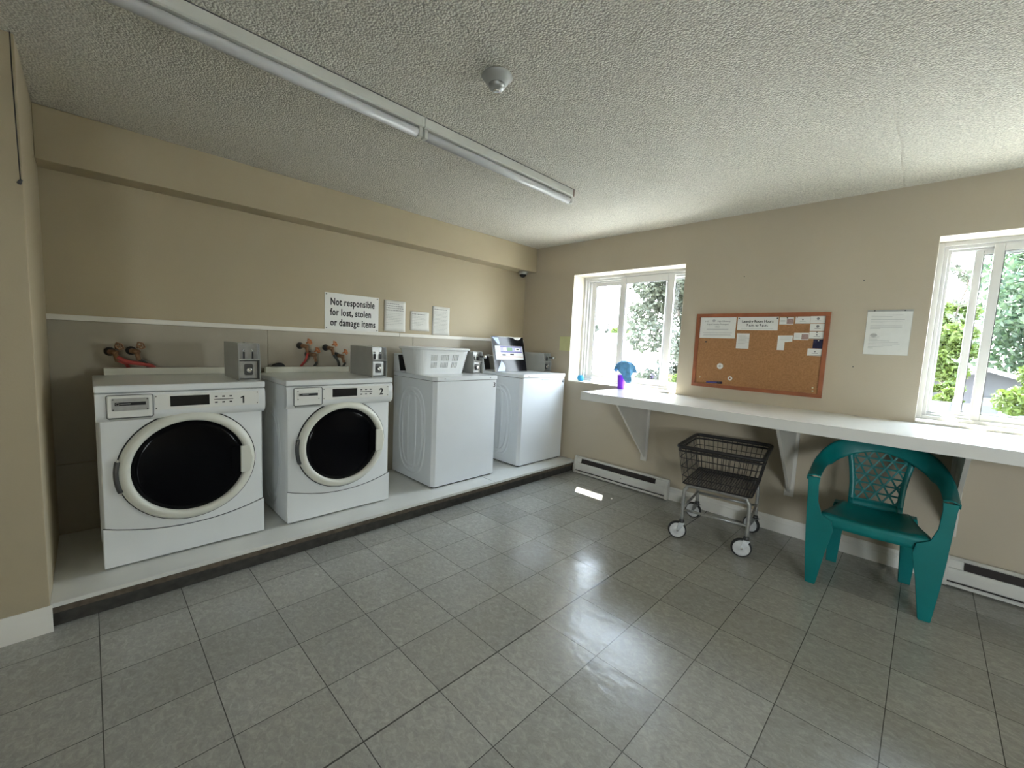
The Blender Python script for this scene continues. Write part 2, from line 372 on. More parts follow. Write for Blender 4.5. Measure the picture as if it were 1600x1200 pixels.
def text(name, s, size, m, origin, right, up, parent, align='LEFT', sx=1.0, bold=0.0, depth=0.0006):
    """lettering standing on a surface, as its own mesh"""
    c = bpy.data.curves.new('t', 'FONT'); c.body = s; c.size = size; c.align_x = align; c.extrude = depth; c.space_character = 1.08 if bold > .0015 else 1.0; c.resolution_u = 3
    t = bpy.data.objects.new('t', c); COL.objects.link(t)
    bpy.context.view_layer.update()
    me = bpy.data.meshes.new_from_object(t.evaluated_get(bpy.context.evaluated_depsgraph_get()))
    bpy.data.objects.remove(t); bpy.data.curves.remove(c)
    right, up = Vector(right), Vector(up); nrm = right.cross(up)
    mt = Matrix(((right.x * sx, up.x, nrm.x, origin[0]), (right.y * sx, up.y, nrm.y, origin[1]), (right.z * sx, up.z, nrm.z, origin[2]), (0, 0, 0, 1)))
    if bold > 0:
        b2 = bmesh.new()
        for dx, dy in ((0, 0), (bold, 0), (-bold, 0), (bold, bold * .6), (-bold, -bold * .6), (0, bold * .8), (0, -bold * .8)):
            m2 = me.copy(); m2.transform(Matrix.Translation((dx, dy, 0.00004 * (1 + dx * 900 + dy * 300)))); b2.from_mesh(m2); bpy.data.meshes.remove(m2)
        b2.to_mesh(me); b2.free()
    me.transform(mt); me.materials.clear(); me.materials.append(M[m])
    o = bpy.data.objects.new(name, me); COL.objects.link(o); o.parent = parent
    return o
R_L, U_Z = (0, 1, 0), (0, 0, 1)      # reading direction on the machine wall (faces +x)
R_B = (1, 0, 0)                      # reading direction on the window wall (faces -y)

# ------------------------------------------------------------------ room shell
XW, YW, ZC = -3.467, 3.66, 2.43      # machine wall, window wall, ceiling
XR, YF = 4.8, -2.4                   # right wall and wall behind the camera (outside the frame)
XN, YN = -2.6, -0.16                 # near left wall face and the end of the niche
struct(obj('floor', bx(XW, XR, YF, YW, -0.1, 0), 'floor'))
struct(obj('ceiling', bx(XW - 0.15, XR + 0.15, YF - 0.15, YW + 0.3, ZC, ZC + 0.12), 'ceiling'))
bm = BM(); box(bm, XW - 0.12, XW, YN, YW, -0.1, ZC)
struct(obj('wall_left', bm, 'wall'))
struct(obj('wall_near_left', bx(XN - 0.987, XN, YF, YN, -0.1, ZC), 'wall', bevel=0.003))
def pierced(name, axis, a0, a1, w0, w1, c0, c1, z0, z1, m):
    bm = BM()
    def B(p, q, r_, s_):
        if axis == 'x': box(bm, w0, w1, p, q, r_, s_)
        else: box(bm, p, q, w0, w1, r_, s_)
    B(a0, c0, -0.1, ZC); B(c1, a1, -0.1, ZC); B(c0, c1, -0.1, z0); B(c0, c1, z1, ZC)
    return struct(obj(name, bm, m))
struct(obj('wall_right', bx(XR, XR + 0.12, YF, YW, -0.1, ZC), 'wall'))
pierced('wall_front', 'y', XN, XR, YF - 0.12, YF, 2.30, 4.30, 0.80, 2.16, 'wall')  # opening cut for the added fill window
# window wall built round its two openings
W1 = (-2.757, -1.565, 0.958, 2.095); W2 = (-0.029, 1.163, 0.958, 2.105)
TH = 0.30
bm = BM()
xs = [XW - 0.12, W1[0], W1[1], W2[0], W2[1], XR + 0.12]
box(bm, xs[0], xs[1], YW, YW + TH, -0.1, ZC); box(bm, xs[2], xs[3], YW, YW + TH, -0.1, ZC); box(bm, xs[4], xs[5], YW, YW + TH, -0.1, ZC)
for w in (W1, W2):
    box(bm, w[0], w[1], YW, YW + TH, -0.1, w[2]); box(bm, w[0], w[1], YW, YW + TH, w[3], ZC)
struct(obj('wall_back', bm, 'wall2'))
# soffit over the machines
struct(obj('trim_1', bx(XW, -3.297, YN, YW, 2.162, ZC), 'wall', bevel=0.004))
# ledge rail, two boards butted together
bm = BM(); box(bm, XW, XW + 0.022, YN, 2.000, 1.358, 1.388); box(bm, XW, XW + 0.022, 2.004, YW, 1.357, 1.387)
struct(obj('trim_2', bm, 'trim', bevel=0.002))
# wall panels below the rail
for i, (y0, y1, z0, z1) in enumerate(((YN, 0.9265, 0.535, 1.358), (0.9295, 2.15, 0.535, 1.358), (2.153, YW, 0.535, 1.358), (YN, YW, 0.12, 0.530))):
    struct(obj('trim_%d' % (3 + i), bx(XW, XW + 0.008, y0, y1, z0, z1), 'panel', bevel=0.0015))
# skirting boards with a moulded top
def skirt(name, x0, x1, y, sgn, h=0.118):
    pr = [(y, 0), (y - sgn * 0.014, 0), (y - sgn * 0.014, h * 0.62), (y - sgn * 0.010, h * 0.68), (y - sgn * 0.010, h * 0.80), (y - sgn * 0.006, h * 0.90), (y - sgn * 0.005, h), (y, h)]
    return struct(obj(name, prism(BM(), pr, 'x', x0, x1), 'trim'))
skirt('baseboard_back', -2.57, XR, YW, 1)
pr = [(XN, 0), (XN + 0.015, 0), (XN + 0.015, 0.070), (XN + 0.011, 0.078), (XN + 0.011, 0.090), (XN + 0.006, 0.104), (XN + 0.005, 0.116), (XN, 0.116)]
struct(obj('baseboard_left', prism(BM(), pr, 'y', YF, YN + 0.006), 'trim', bevel=0.001))

# windows: frame, sashes with glass
def frame_ring(bm, x0, x1, z0, z1, t, y0, y1, tb=None):
    tb = t if tb is None else tb
    box(bm, x0, x0 + t, y0, y1, z0, z1); box(bm, x1 - t, x1, y0, y1, z0, z1)
    box(bm, x0 + t, x1 - t, y0, y1, z0, z0 + tb); box(bm, x0 + t, x1 - t, y0, y1, z1 - t, z1)
def window(name, w, sashes, yf):
    x0, x1, z0, z1 = w
    root = struct(bpy.data.objects.new(name, None)); COL.objects.link(root); root.location = (0, 0, 0)
    bm = BM(); e = 0.003
    box(bm, x0, x0 + e, YW - 0.001, yf, z0, z1); box(bm, x1 - e, x1, YW - 0.001, yf, z0, z1)
    box(bm, x0, x1, YW - 0.001, yf, z1 - e, z1)
    obj('reveal_lining', bm, 'reveal', root)
    obj('window_sill', bx(x0 + e, x1 - e, YW - 0.012, yf, z0 + 0.001, z0 + 0.014), 'reveal', root, bevel=0.003)
    bm = BM()
    frame_ring(bm, x0 + e, x1 - e, z0 + .014, z1 - e, 0.026, yf - 0.004, YW + TH, 0.022)
    frame_ring(bm, x0 + .029, x1 - .029, z0 + .036, z1 - .029, 0.020, yf + 0.016, YW + TH, 0.016)
    frame_ring(bm, x0 + .049, x1 - .049, z0 + .052, z1 - .049, 0.016, yf + 0.040, YW + TH, 0.012)
    obj('window_frame', bm, 'vinyl', root, bevel=0.003)
    for (a, b, c, d, t, y, dep) in sashes:
        bm = BM(); frame_ring(bm, a, b, c, d, t, y, y + dep)
        s = obj('sash', bm, 'vinyl', root, bevel=0.004)
        bm = BM(); frame_ring(bm, a + t - .002, b - t + .002, c + t - .002, d - t + .002, 0.006, y + 0.004, y + dep - 0.004)
        obj('glazing_gasket', bm, 'gasket', s)
        obj('pane', bx(a + t, b - t, y + dep / 2 - .002, y + dep / 2 + .002, c + t, d - t), 'glass', s)
    return root
window('window_1', W1, [(-2.315, -1.750, 0.985, 2.062, 0.062, 3.862, 0.026), (-2.685, -2.255, 1.006, 2.048, 0.050, 3.905, 0.024), (-1.860, -1.630, 1.006, 2.048, 0.030, 3.925, 0.020)], 3.85)
window('window_2', W2, [(0.213, 0.830, 0.990, 2.066, 0.042, 3.862, 0.026), (0.138, 1.10, 1.000, 2.050, 0.036, 3.895, 0.026)], 3.85)
win2 = [o for o in COL.objects if o.name == 'window_2'][0]
def plainwin(name, axis, w0, w1, c0, c1, z0, z1):
    bm = BM(); bg = BM()
    def B(b, p, q, r_, s_, u, v):
        if axis == 'x': box(b, u, v, p, q, r_, s_)
        else: box(b, p, q, u, v, r_, s_)
    m_ = (c0 + c1) / 2
    for a in ((c0, c0 + .06, z0, z1), (c1 - .06, c1, z0, z1), (c0 + .06, c1 - .06, z0, z0 + .06), (c0 + .06, c1 - .06, z1 - .06, z1), (m_ - .035, m_ + .035, z0 + .06, z1 - .06)): B(bm, *a, w0, w1)
    r = struct(obj(name, bm, 'vinyl')); k = (w0 + w1) / 2
    B(bg, c0 + .06, m_ - .035, z0 + .06, z1 - .06, k - .002, k + .002); B(bg, m_ + .035, c1 - .06, z0 + .06, z1 - .06, k - .002, k + .002)
    obj('pane', bg, 'glass', r)
plainwin('added_fill_window', 'y', YF - .09, YF - .03, 2.30, 4.30, 0.80, 2.16)  # added window behind the camera, put in to brighten the foreground
bm = BM(); box(bm, 0.022, 0.138, 3.930, 3.934, 1.02, 2.05); obj('pane', bm, 'glass', win2)

# ------------------------------------------------------------------ platform
p = thing('platform', 'low white-topped platform with dark front running under the four machines', 'platform', (-3.03, 1.75, 0))
def loc(bm, o):  # shift mesh so the parent's location is its base
    bmesh.ops.translate(bm, verts=bm.verts, vec=-Vector(o.location)); return bm
obj('base', loc(bx(XW + .009, -2.632, YN, YW, 0, 0.098), p), 'base', p)
obj('deck_board', loc(bx(XW + .009, -2.600, YN, 2.478, 0.100, 0.120), p), 'deck', p, bevel=0.002)
obj('deck_board', loc(bx(XW + .009, -2.600, 2.484, YW, 0.100, 0.120), p), 'deck', p, bevel=0.002)
obj('edge_band', loc(bx(-2.632, -2.604, YN, YW, 0.072, 0.0995), p), 'deckedge', p)

# ------------------------------------------------------------------ coin box shared by all machines
def coinbox(parent, x, y0, y1, z0, z1, depth):
    """x = front face; body runs back from it"""
    bm = BM(); t = 0.003; w = y1 - y0; zm = z0 + (z1 - z0) * 0.56
    prof = [(x - depth, z0), (x, z0), (x, zm), (x - 0.018, z1), (x - depth, z1)]
    prism(bm, prof, 'y', y0, y0 + t); prism(bm, prof, 'y', y1 - t, y1)
    box(bm, x - depth, x - 0.018, y0 + t, y1 - t, z1 - t, z1)
    box(bm, x - depth, x - depth + t, y0 + t, y1 - t, z0, z1 - t)
    box(bm, x - 0.05, x - .001, y0 + t, y1 - t, z0 + 0.001, z0 + 0.004)
    box(bm, x - 0.045, x - .001, y0 + t, y1 - t, zm - 0.002, zm + 0.002)
    c = obj('coin_box', bm, 'boxgrey', parent)
    obj('slide_plate', bx(x - 0.055, x - 0.045, y0 + t, y1 - t, zm + .002, z1 - .004), 'silver', c)
    yc = (y0 + y1) / 2
    for s in (-1, 1):
        bm = bx(x - 0.045, x - 0.030, yc + s * w * 0.2 - .004, yc + s * w * 0.2 + .004, zm + .006, zm + 0.045); obj('coin_slot', bm, 'black', c)
        obj('rivet', lathe(BM(), [(.006, 0), (.006, .006)], (x - .045, yc + s * w * .2, zm + 0.055), 'x', 10), 'chrome', c, True)
    obj('vault_door', bx(x - 0.040, x - 0.024, y0 + .008, y1 - .010, z0 + .008, zm - .008), 'silver', c, bevel=0.003)
    bm = prism(BM(), rrect(yc - .024, yc + .020, z0 + .030, zm - .026, .008), 'x', x - .024, x - .019); obj('lock_plate', bm, 'darkmetal', c)
    obj('lock', lathe(BM(), [(.015, 0), (.015, .012), (.010, .015), (.004, .012)], (x - .019, yc, (z0 + zm) / 2), 'x', 18), 'chrome', c, True)
    obj('top_screw', lathe(BM(), [(.006, 0), (.006, .006), (.003, .009)], (x - .13, yc, z1), 'z', 10), 'chrome', c, True)
    return c

# ------------------------------------------------------------------ front loading washers
def front_loader(y0, digit, label):
    y1 = y0 + 0.718; w = y1 - y0; X = -2.80; Z0 = 0.120
    r = thing('front_load_washer', label, 'washing machine', (-3.11, y0 + w / 2, Z0), group='front loading washers')
    L = lambda bm: loc(bm, r)
    # cabinet with side embossing
    bm = BM(); zc = 0.892
    prof = [(y0 + .030, Z0 + .010)]
    plan = [(-3.395, y0 + .004), (X - .03, y0 + .004), (X - .006, y0 + .014), (X, y0 + .040), (X, y1 - .040), (X - .006, y1 - .014), (X - .03, y1 - .004), (-3.395, y1 - .004)]
    prism(bm, plan, 'z', Z0 + .012, 1.013)
    body = obj('cabinet', L(bm), 'enamel', r, bevel=0.003)
    for s, yy in ((-1, y0 + .004), (1, y1 - .004)):
        for k, rr in enumerate((0.235, 0.195)):
            ring = [(-3.10 + rr * math.cos(a) * 0.80, yy - s * .026, 0.52 + rr * 1.45 * math.sin(a)) for a in np.linspace(0, 2 * PI, 32, endpoint=False)]
            obj('side_embossing', L(tube(BM(), ring, 0.030, 24, True)), 'enamel', body, True)
    # lower front panel with a sagging seam
    N = 14; low = []
    for k in range(N + 1):
        t = k / N; y = y0 + .006 + (w - .012) * t; low.append((y, 0.272 + 0.063 * (2 * t - 1) ** 2))
    pan = [(y0 + .006, Z0 + .010)] + low + [(y1 - .006, Z0 + .010)]
    bm = prism(BM(), pan, 'x', X - .004, X + .006)
    obj('lower_panel', L(bm), 'enamel', r, bevel=0.004)
    seam = [(y, z + .0035) for y, z in low]
    bm = prism(BM(), low + seam[::-1], 'x', X - .002, X + .0012); obj('panel_gap', L(bm), 'black', r)
    for yy in (y0 + .06, y1 - .06):
        for xx in (X - .06, -3.38): obj('foot', L(lathe(BM(), [(.022, 0), (.022, .014)], (xx, yy, Z0), 'z', 12)), 'rubber', r)
    # control fascia, bowed outwards
    pf = [(X - .02, 0.868), (X + .004, 0.872), (X + .022, 0.888), (X + .030, 0.905), (X + .028, 0.985), (X + .018, 1.010), (X - .02, 1.013)]
    con = obj('control_panel', L(prism(BM(), pf, 'y', y0 - .001, y1 + .001)), 'enamel', r, bevel=0.004)
    FX = X + .030
    # detergent drawer
    d = obj('detergent_drawer', L(prism(BM(), rrect(y0 + .042, y0 + .206, .893, 1.000, .008), 'x', FX - .02, FX + .006)), 'panelwhite', r, bevel=0.003)
    obj('drawer_outline', L(tube(BM(), [(FX + .0045, a, b) for a, b in rrect(y0 + .038, y0 + .210, .889, 1.004, .010)], .0018, 6, True)), 'gasket', d)
    obj('drawer_insert', L(prism(BM(), rrect(y0 + .056, y0 + .194, .926, .988, .005), 'x', FX + .004, FX + .008)), 'silver' if digit == '1' else 'panelwhite', d, bevel=0.001)
    obj('logo_strip', L(bx(FX + .008, FX + .0088, y0 + .068, y0 + .182, .952, .968)), 'ink', d)
    lg = obj('logo_emblem', L(tube(BM(), [(FX + .0092, y0 + .078 + .006 * math.cos(a), .960 + .006 * math.sin(a)) for a in np.linspace(0, 2 * PI, 14, endpoint=False)], .0012, 5, True)), 'chrome', d)
    obj('logo_lettering', L(bx(FX + .0088, FX + .0093, y0 + .088, y0 + .125, .9585, .9615)), 'inksoft', d)
    obj('drawer_grip', L(bx(FX - .012, FX + .002, y0 + .048, y0 + .200, .878, .892)), 'boxgrey', d, bevel=0.003)
    for yy in (y0 + .062, y0 + .188):
        for zz in (.932, .982): obj('screw', L(lathe(BM(), [(.0032, 0), (.0032, .0012)], (FX + .008, yy, zz), 'x', 8)), 'darkmetal', d)
    # control overlay plate
    ov = obj('control_overlay', L(prism(BM(), rrect(y0 + .216, y1 - .034, .918, .998, .004), 'x', FX - .004, FX + .001)), 'panelwhite', r, bevel=0.0008)
    obj('display', L(bx(FX + .001, FX + .002, y0 + .278, y0 + .446, .934, .988)), 'display', ov)
    for k in range(3):
        for zz in (.9745, .9425): obj('button', L(bx(FX + .001, FX + .0026, y0 + .470 + k * .034, y0 + .483 + k * .034, zz - .003, zz + .004)), 'ink', ov)
    obj('button_stripe', L(bx(FX + .001, FX + .0016, y0 + .467, y0 + .556, .957, .961)), 'ink', ov)
    for yy in (y0 + .222, y1 - .042):
        for zz in (.928, .989): obj('screw', L(lathe(BM(), [(.0032, 0), (.0032, .0014)], (FX + .001, yy, zz), 'x', 8)), 'darkmetal', ov)
    if digit == '1':
        a_, z_ = y0 + .592, .930
        t = obj('numeral', prism(BM(), [(a_ + .010, z_), (a_ + .018, z_), (a_ + .018, z_ + .042), (a_ + .012, z_ + .042), (a_, z_ + .035), (a_, z_ + .028), (a_ + .010, z_ + .033)], 'x', FX + .0008, FX + .0016), 'ink', ov)
    else: t = text('numeral', digit, 0.064, 'ink', (FX + .0014, y0 + (.590 if digit == '1' else .612), .934), R_L, U_Z, ov, bold=.0026, sx=.9)
    t.data.transform(Matrix.Translation(-Vector(r.location)))
    # lid and splash back
    lid = obj('top_lid', L(bx(-3.405, X + .022, y0 - .003, y1 + .003, 1.0145, 1.050)), 'enamel', r, bevel=0.008, seg=3)
    obj('splash_back', L(bx(-3.408, -3.372, y0 + .045, y0 + .655, 1.050, 1.092)), 'ring', r, bevel=0.004)
    # door
    yc, zc = y0 + .364, 0.605; RO = 0.298
    dr = obj('door', L(lathe(BM(), [(.262, .004), (RO, .004), (RO + .002, .010), (RO - .006, .026), (.275, .036), (.256, .036), (.250, .022), (.248, .004)], (X, yc, zc), 'x', 72, 0.985, False)), 'ring', r, True)
    obj('door_gap', L(lathe(BM(), [(RO + .007, 0), (RO + .007, .003), (.26, .003), (.26, 0)], (X, yc, zc), 'x', 72, 0.985, False)), 'black', dr)
    prf = [(0.0001, .030), (.08, .029), (.16, .025), (.22, .018), (.251, .012), (.251, .002), (.0001, .002)]
    obj('door_glass', L(lathe(BM(), prf, (X, yc, zc), 'x', 64, 0.985, False)), 'doorglass', dr, True)
    hp = [(yc + .222, zc + .078), (yc + .270, zc + .072), (yc + .284, zc), (yc + .270, zc - .078), (yc + .222, zc - .078)]
    obj('handle', L(prism(BM(), hp, 'x', X + .030, X + .044)), 'ring', dr, bevel=0.004)
    obj('latch_recess', L(bx(X + .026, X + .031, yc + .178, yc + .222, zc - .074, zc + .076)), 'doorglass', dr)
    bm = BM()
    arc = [(X + .018, yc + (RO + .004) * math.cos(a), zc + (RO + .004) * .985 * math.sin(a)) for a in np.linspace(PI * .93, PI * 1.10, 10)]
    obj('hinge', L(tube(bm, arc, .012, 8)), 'darkmetal', dr, True)
    for a in (PI * .925, PI * 1.105):
        obj('hinge_pin', L(lathe(BM(), [(.006, 0), (.006, .010)], (X + .018, yc + (RO + .006) * math.cos(a), zc + (RO + .006) * .985 * math.sin(a)), 'x', 10)), 'chrome', dr)
    c = coinbox(r, -2.862, y0 + .606, y0 + .719, 1.050, 1.270, 0.375)
    for o in [c] + list(c.children): o.data.transform(Matrix.Translation(-Vector(r.location)))
    return r
front_loader(0.009, '1', 'front loading washer marked 1, nearest the left wall, with round black door window')
front_loader(0.845, '2', 'front loading washer marked 2, between washer 1 and the basket-topped machine')

# ------------------------------------------------------------------ top loading machines
def top_loader(y0, digit, label):
    y1 = y0 + 0.690; X = -2.780; Z0 = 0.120
    r = thing('top_load_washer', label, 'washing machine', (-3.11, (y0 + y1) / 2, Z0), group='top loading machines')
    L = lambda bm: loc(bm, r)
    bm = BM()
    plan = [(-3.42, y0 + .004), (X - .028, y0 + .004), (X, y0 + .030), (X, y1 - .014), (X - .014, y1 - .004), (-3.42, y1 - .004)]
    prism(bm, plan, 'z', Z0 + .012, 1.006)
    body = obj('cabinet', L(bm), 'enamel2', r, bevel=0.003)
    obj('toe_gap', L(bx(-3.40, X - .02, y0 + .02, y1 - .02, Z0, Z0 + .012)), 'rubber', r)
    # raised oval pressing on the near side
    for k, (a0, hh) in enumerate(((.200, .360), (.155, .315), (.062, .350))):
        pts = []
        for a in np.linspace(0, 2 * PI, 44, endpoint=False):
            c, s = math.cos(a), math.sin(a)
            pts.append((-3.11 + a0 * math.copysign(abs(c) ** .6, c), y0 + .030, .56 + hh * math.copysign(abs(s) ** .8, s)))
        obj('side_embossing', L(tube(BM(), pts, .030, 24, True)), 'enamel2', body, True)
    obj('seam', L(bx(-3.42, X - .001, y0 + .005, y1 - .005, 1.006, 1.009)), 'gasket', r)
    top = [(-3.42, y0), (X - .028, y0), (X + .004, y0 + .028), (X + .004, y1 - .004), (-3.42, y1)]
    lid = obj('top_lid', L(prism(BM(), top, 'z', 1.009, 1.045)), 'enamel2', r, bevel=0.006, seg=3)
    for yy in (y0 + .10, y1 - .09): obj('screw', L(lathe(BM(), [(.005, 0), (.005, .002)], (X + .004, yy, 1.028), 'x', 10)), 'darkmetal', lid)
    if digit == '4':
        obj('front_handle', L(tube(BM(), smoothpath([(X + .002, y0 + .30, .992), (X + .004, y0 + .45, .984), (X + .002, y0 + .60, .990)], 5), .004, 6)), 'enamel2', r, True)
    # console at the rear with dark fascia
    cf = [(-3.440, 1.045), (-3.330, 1.045), (-3.375, 1.205), (-3.440, 1.205)]
    con = obj('console', L(prism(BM(), cf, 'y', y0 + .012, y1 - .012)), 'enamel2', r, bevel=0.004)
    def slab(ya, yb, off, za=.06, zb=.94):
        p0 = Vector((-3.330, 0, 1.045)); p1 = Vector((-3.375, 0, 1.205)); n = Vector((.16, 0, .045)).normalized()
        a = p0.lerp(p1, za); b = p0.lerp(p1, zb); bm = BM()
        hexa(bm, [(a.x, ya, a.z), (a.x, yb, a.z), (b.x, yb, b.z), (b.x, ya, b.z)], [tuple(Vector((q.x, yy, q.z)) + n * off) for q, yy in ((a, ya), (a, yb), (b, yb), (b, ya))])
        return bm
    obj('console_fascia', L(slab(y0 + .014, y0 + .085, .006)), 'black', con)
    obj('control_plate', L(slab(y0 + .09, y1 - .10, .004)), 'silver', con)
    obj('console_cap', L(bx(-3.385, -3.352, y0 + .07, y0 + .10, 1.19, 1.215)), 'vinyl', con, bevel=0.004)
    t = text('numeral', digit, 0.060, 'ink', (X + .001, y1 - .050, .940), R_L, U_Z, r, bold=.0022, sx=.85)
    t.data.transform(Matrix.Translation(-Vector(r.location)))
    c = coinbox(r, -2.985, y1 - .115, y1 - .002, 1.0455, 1.250, 0.34)
    kn = obj('slide_handle', lathe(BM(), [(.010, 0), (.010, .05), (.016, .052), (.016, .075)], (-2.995, y1 - .03, 1.205), 'x', 14), 'chrome', c, True)
    for o in [c] + list(c.children): o.data.transform(Matrix.Translation(-Vector(r.location)))
    return r
top_loader(1.935, '3', 'white top loading machine marked 3 with a laundry basket on its lid')
top_loader(2.945, '4', 'white top loading machine marked 4 in the corner beside the window wall')

# ------------------------------------------------------------------ laundry basket
def basket():
    r = thing('laundry_basket', 'white plastic laundry basket with slotted sides on top of machine 3', 'basket', (-3.165, 2.205, 1.046))
    B0, H = 0.0, 0.222
    def ring(t, off=0.0):  # t from bottom 0 to rim 1, rounded rectangle growing outwards
        hx = .125 + .040 * t + off; hy = .248 + .042 * t + off; rr = .07 + .02 * t + off
        return [Vector((a, b, H * t)) for a, b in rrect(-hx, hx, -hy, hy, rr, 7)]
    N = len(ring(0)); levels = [0, .03, .12, .24, .46, .52, .76, .88, 1.0]
    bm = BM()
    # the front and back walls are pierced by rows of slots
    def sub(t):
        pts = ring(t); out = []
        for i in range(N):
            a, b = pts[i], pts[(i + 1) % N]
            k = 44 if (b - a).length > 0.25 else (8 if (b - a).length > .05 else 1)
            for j in range(k): out.append((a.lerp(b, j / k), k, j))
        return out
    rows = [[(bm.verts.new(p), k, j) for p, k, j in sub(t)] for t in levels]
    n = len(rows[0])
    for li in range(len(levels) - 1):
        for i in range(n):
            _, k, j = rows[li][i]
            if k == 44 and li in (3, 5) and j in (5, 7, 9, 11, 17, 19, 21, 23, 25, 31, 33, 35, 37): continue
            bm.faces.new([rows[li][i][0], rows[li][(i + 1) % n][0], rows[li + 1][(i + 1) % n][0], rows[li + 1][i][0]])
    bm.faces.new([v[0] for v in rows[0]][::-1])
    o = obj('basket_body', bm, 'basket', r); s = o.modifiers.new('wall', 'SOLIDIFY'); s.thickness = .003; s.offset = 0
    bm = BM()
    prev = None; loops = []
    for off, z in ((0.0, H - .012), (.014, H - .014), (.018, H - .004), (.014, H + .006), (.002, H + .008), (-.004, H + .002)):
        loops.append([bm.verts.new((p.x, p.y, z)) for p in ring(1.0, off)])
    for A, Bq in zip(loops, loops[1:] + loops[:1]):
        for i in range(N): bm.faces.new((A[i], A[(i + 1) % N], Bq[(i + 1) % N], Bq[i]))
    obj('rim', bm, 'basket', r, True)
basket()

# ------------------------------------------------------------------ leaning poster
def poster():
    r = thing('poster_board', 'glossy black poster board with small printed flyer leaning on machine 4', 'poster', (-3.125, 3.155, 1.047))
    wd, h = .235, .372; a = math.atan2(.09, .372)
    mt = Matrix.Rotation(-a, 4, 'Y')
    def pc(name, y0, y1, z0, z1, x0, x1, m, par):
        bm = bx(x0, x1, y0, y1, z0, z1); bmesh.ops.transform(bm, matrix=mt, verts=bm.verts); return obj(name, bm, m, par)
    b = pc('backing', -wd, wd, 0, h, -.010, -.001, 'paper', r)
    f = pc('black_sheet', -wd, wd, 0, h, -.001, .001, 'poster', r)
    # torn top edge
    bm = BM(); pts = [(-wd + .04, h + .001)]
    for y, z in ((-.12, h - .002), (-.05, h - .004), (.02, h - .003), (.08, h - .010), (.11, h - .026), (.15, h - .030), (.18, h - .022), (.20, h - .006), (.21, h + .001)): pts.append((y, z))
    prism(bm, pts, 'x', .001, .0018); bmesh.ops.transform(bm, matrix=mt, verts=bm.verts); obj('torn_edge', bm, 'paper', r)
    fl = pc('flyer', -.205, .205, .125, .272, .001, .002, 'flyer', r)
    pc('flyer_band', -.130, .195, .258, .270, .002, .0024, 'violet', fl)
    pc('flyer_band', -.130, .195, .202, .212, .002, .0024, 'violet', fl)
    pc('flyer_band', -.130, .195, .212, .258, .002, .0022, 'lilac', fl)
    pc('photo', -.085, -.045, .216, .252, .0024, .0028, 'paper', fl)
    pc('photo', -.035, .045, .216, .254, .0024, .0028, 'greenprint', fl)
    pc('photo', .085, .165, .218, .250, .0024, .0028, 'paper', fl)
    pc('photo', .105, .150, .230, .242, .0028, .0031, 'ink', fl)
    pc('photo', -.110, -.060, .168, .184, .002, .0026, 'ink', fl)
    pc('photo', .005, .062, .172, .190, .002, .0026, 'ink', fl)
    pc('stripe', -.155, .200, .152, .158, .002, .0026, 'redprint', fl)
    for k in range(6): pc('text_line', -.195, -.145, .180 + k * .013, .184 + k * .013, .002, .0024, 'inksoft', fl)
    for nm, pts in (('painted_glare', [(-.225, h - .01), (-.145, h - .012), (-.135, h - .05), (-.130, h - .088), (-.165, h - .075)]), ('painted_glare', [(-.205, .004), (-.100, .004), (-.088, .040), (-.105, .085), (-.135, .112)])):
        bm = prism(BM(), pts, 'x', .001, .0014); bmesh.ops.transform(bm, matrix=mt, verts=bm.verts); obj(nm, bm, 'glare', r)  # glare patches painted onto the black sheet
poster()

# ------------------------------------------------------------------ water taps and hoses
def tap(y, z, style, hose, label, endy, rad=.009):
    x = XW + .008
    r = thing('water_tap', label, 'tap', (x, y, z), group='wall taps behind the washers')
    obj('flange', lathe(BM(), [(.026, 0), (.026, .006), (.014, .012), (.014, .05)], (0, 0, 0), 'x', 18), 'darkmetal', r, True)
    bm = BM(); tube(bm, [(.045, 0, 0), (.085, .028, -.004)], [.016, .014], 12); tube(bm, [(.075, .02, .0), (.085, .03, -.055)], [.013, .011], 12)
    obj('valve_body', bm, 'brass' , r, True)
    hm = 'copper' if style else 'brass'
    c = Vector((.095, .040, .035)); bm = BM(); nrm = Vector((.6, .45, .35)).normalized(); a, b = frame_of(nrm)
    tube(bm, [c + (a * math.cos(q) + b * math.sin(q)) * .020 * (1 + .12 * math.cos(5 * q)) for q in np.linspace(0, 2 * PI, 20, endpoint=False)], .0045, 7, True)
    for q in (0, 2.09, 4.19): tube(bm, [c, c + (a * math.cos(q) + b * math.sin(q)) * .020], .003, 6)
    tube(bm, [c - nrm * .03, c + nrm * .004], .006, 8)
    obj('tap_handle', bm, hm, r, True)
    pts = smoothpath([(.085, .03, -.05), (.066, .03 + (endy - y) * .4, (1.09 - z) * .7), (.036, .5 * .03 + (endy - y) * .75, 1.085 - z), (.024, endy - y, 1.0 - z)], 6)
    obj('hose', tube(BM(), pts, rad, 10), hose, r, True)
tap(.085, 1.185, 0, 'redhose', 'dark tap with red hose at far left behind washer 1', .17, .009)
tap(.180, 1.192, 0, 'greyhose', 'dark tap with grey hose, the right one behind washer 1', .26)
tap(1.150, 1.250, 1, 'redhose', 'upper left tap behind washer 2 with orange handle and red hose', 1.12)
tap(1.210, 1.186, 1, 'greyhose', 'tap behind washer 2 with orange handle, grey hose, right beside the red hose', 1.235)
tap(1.345, 1.240, 1, 'greyhose', 'tap nearest above washer 2, upper of the right-hand pair', 1.455, .010)
tap(1.430, 1.178, 1, 'greyhose', 'lower tap of the right-hand pair, next to the coin box of washer 2', 1.470)
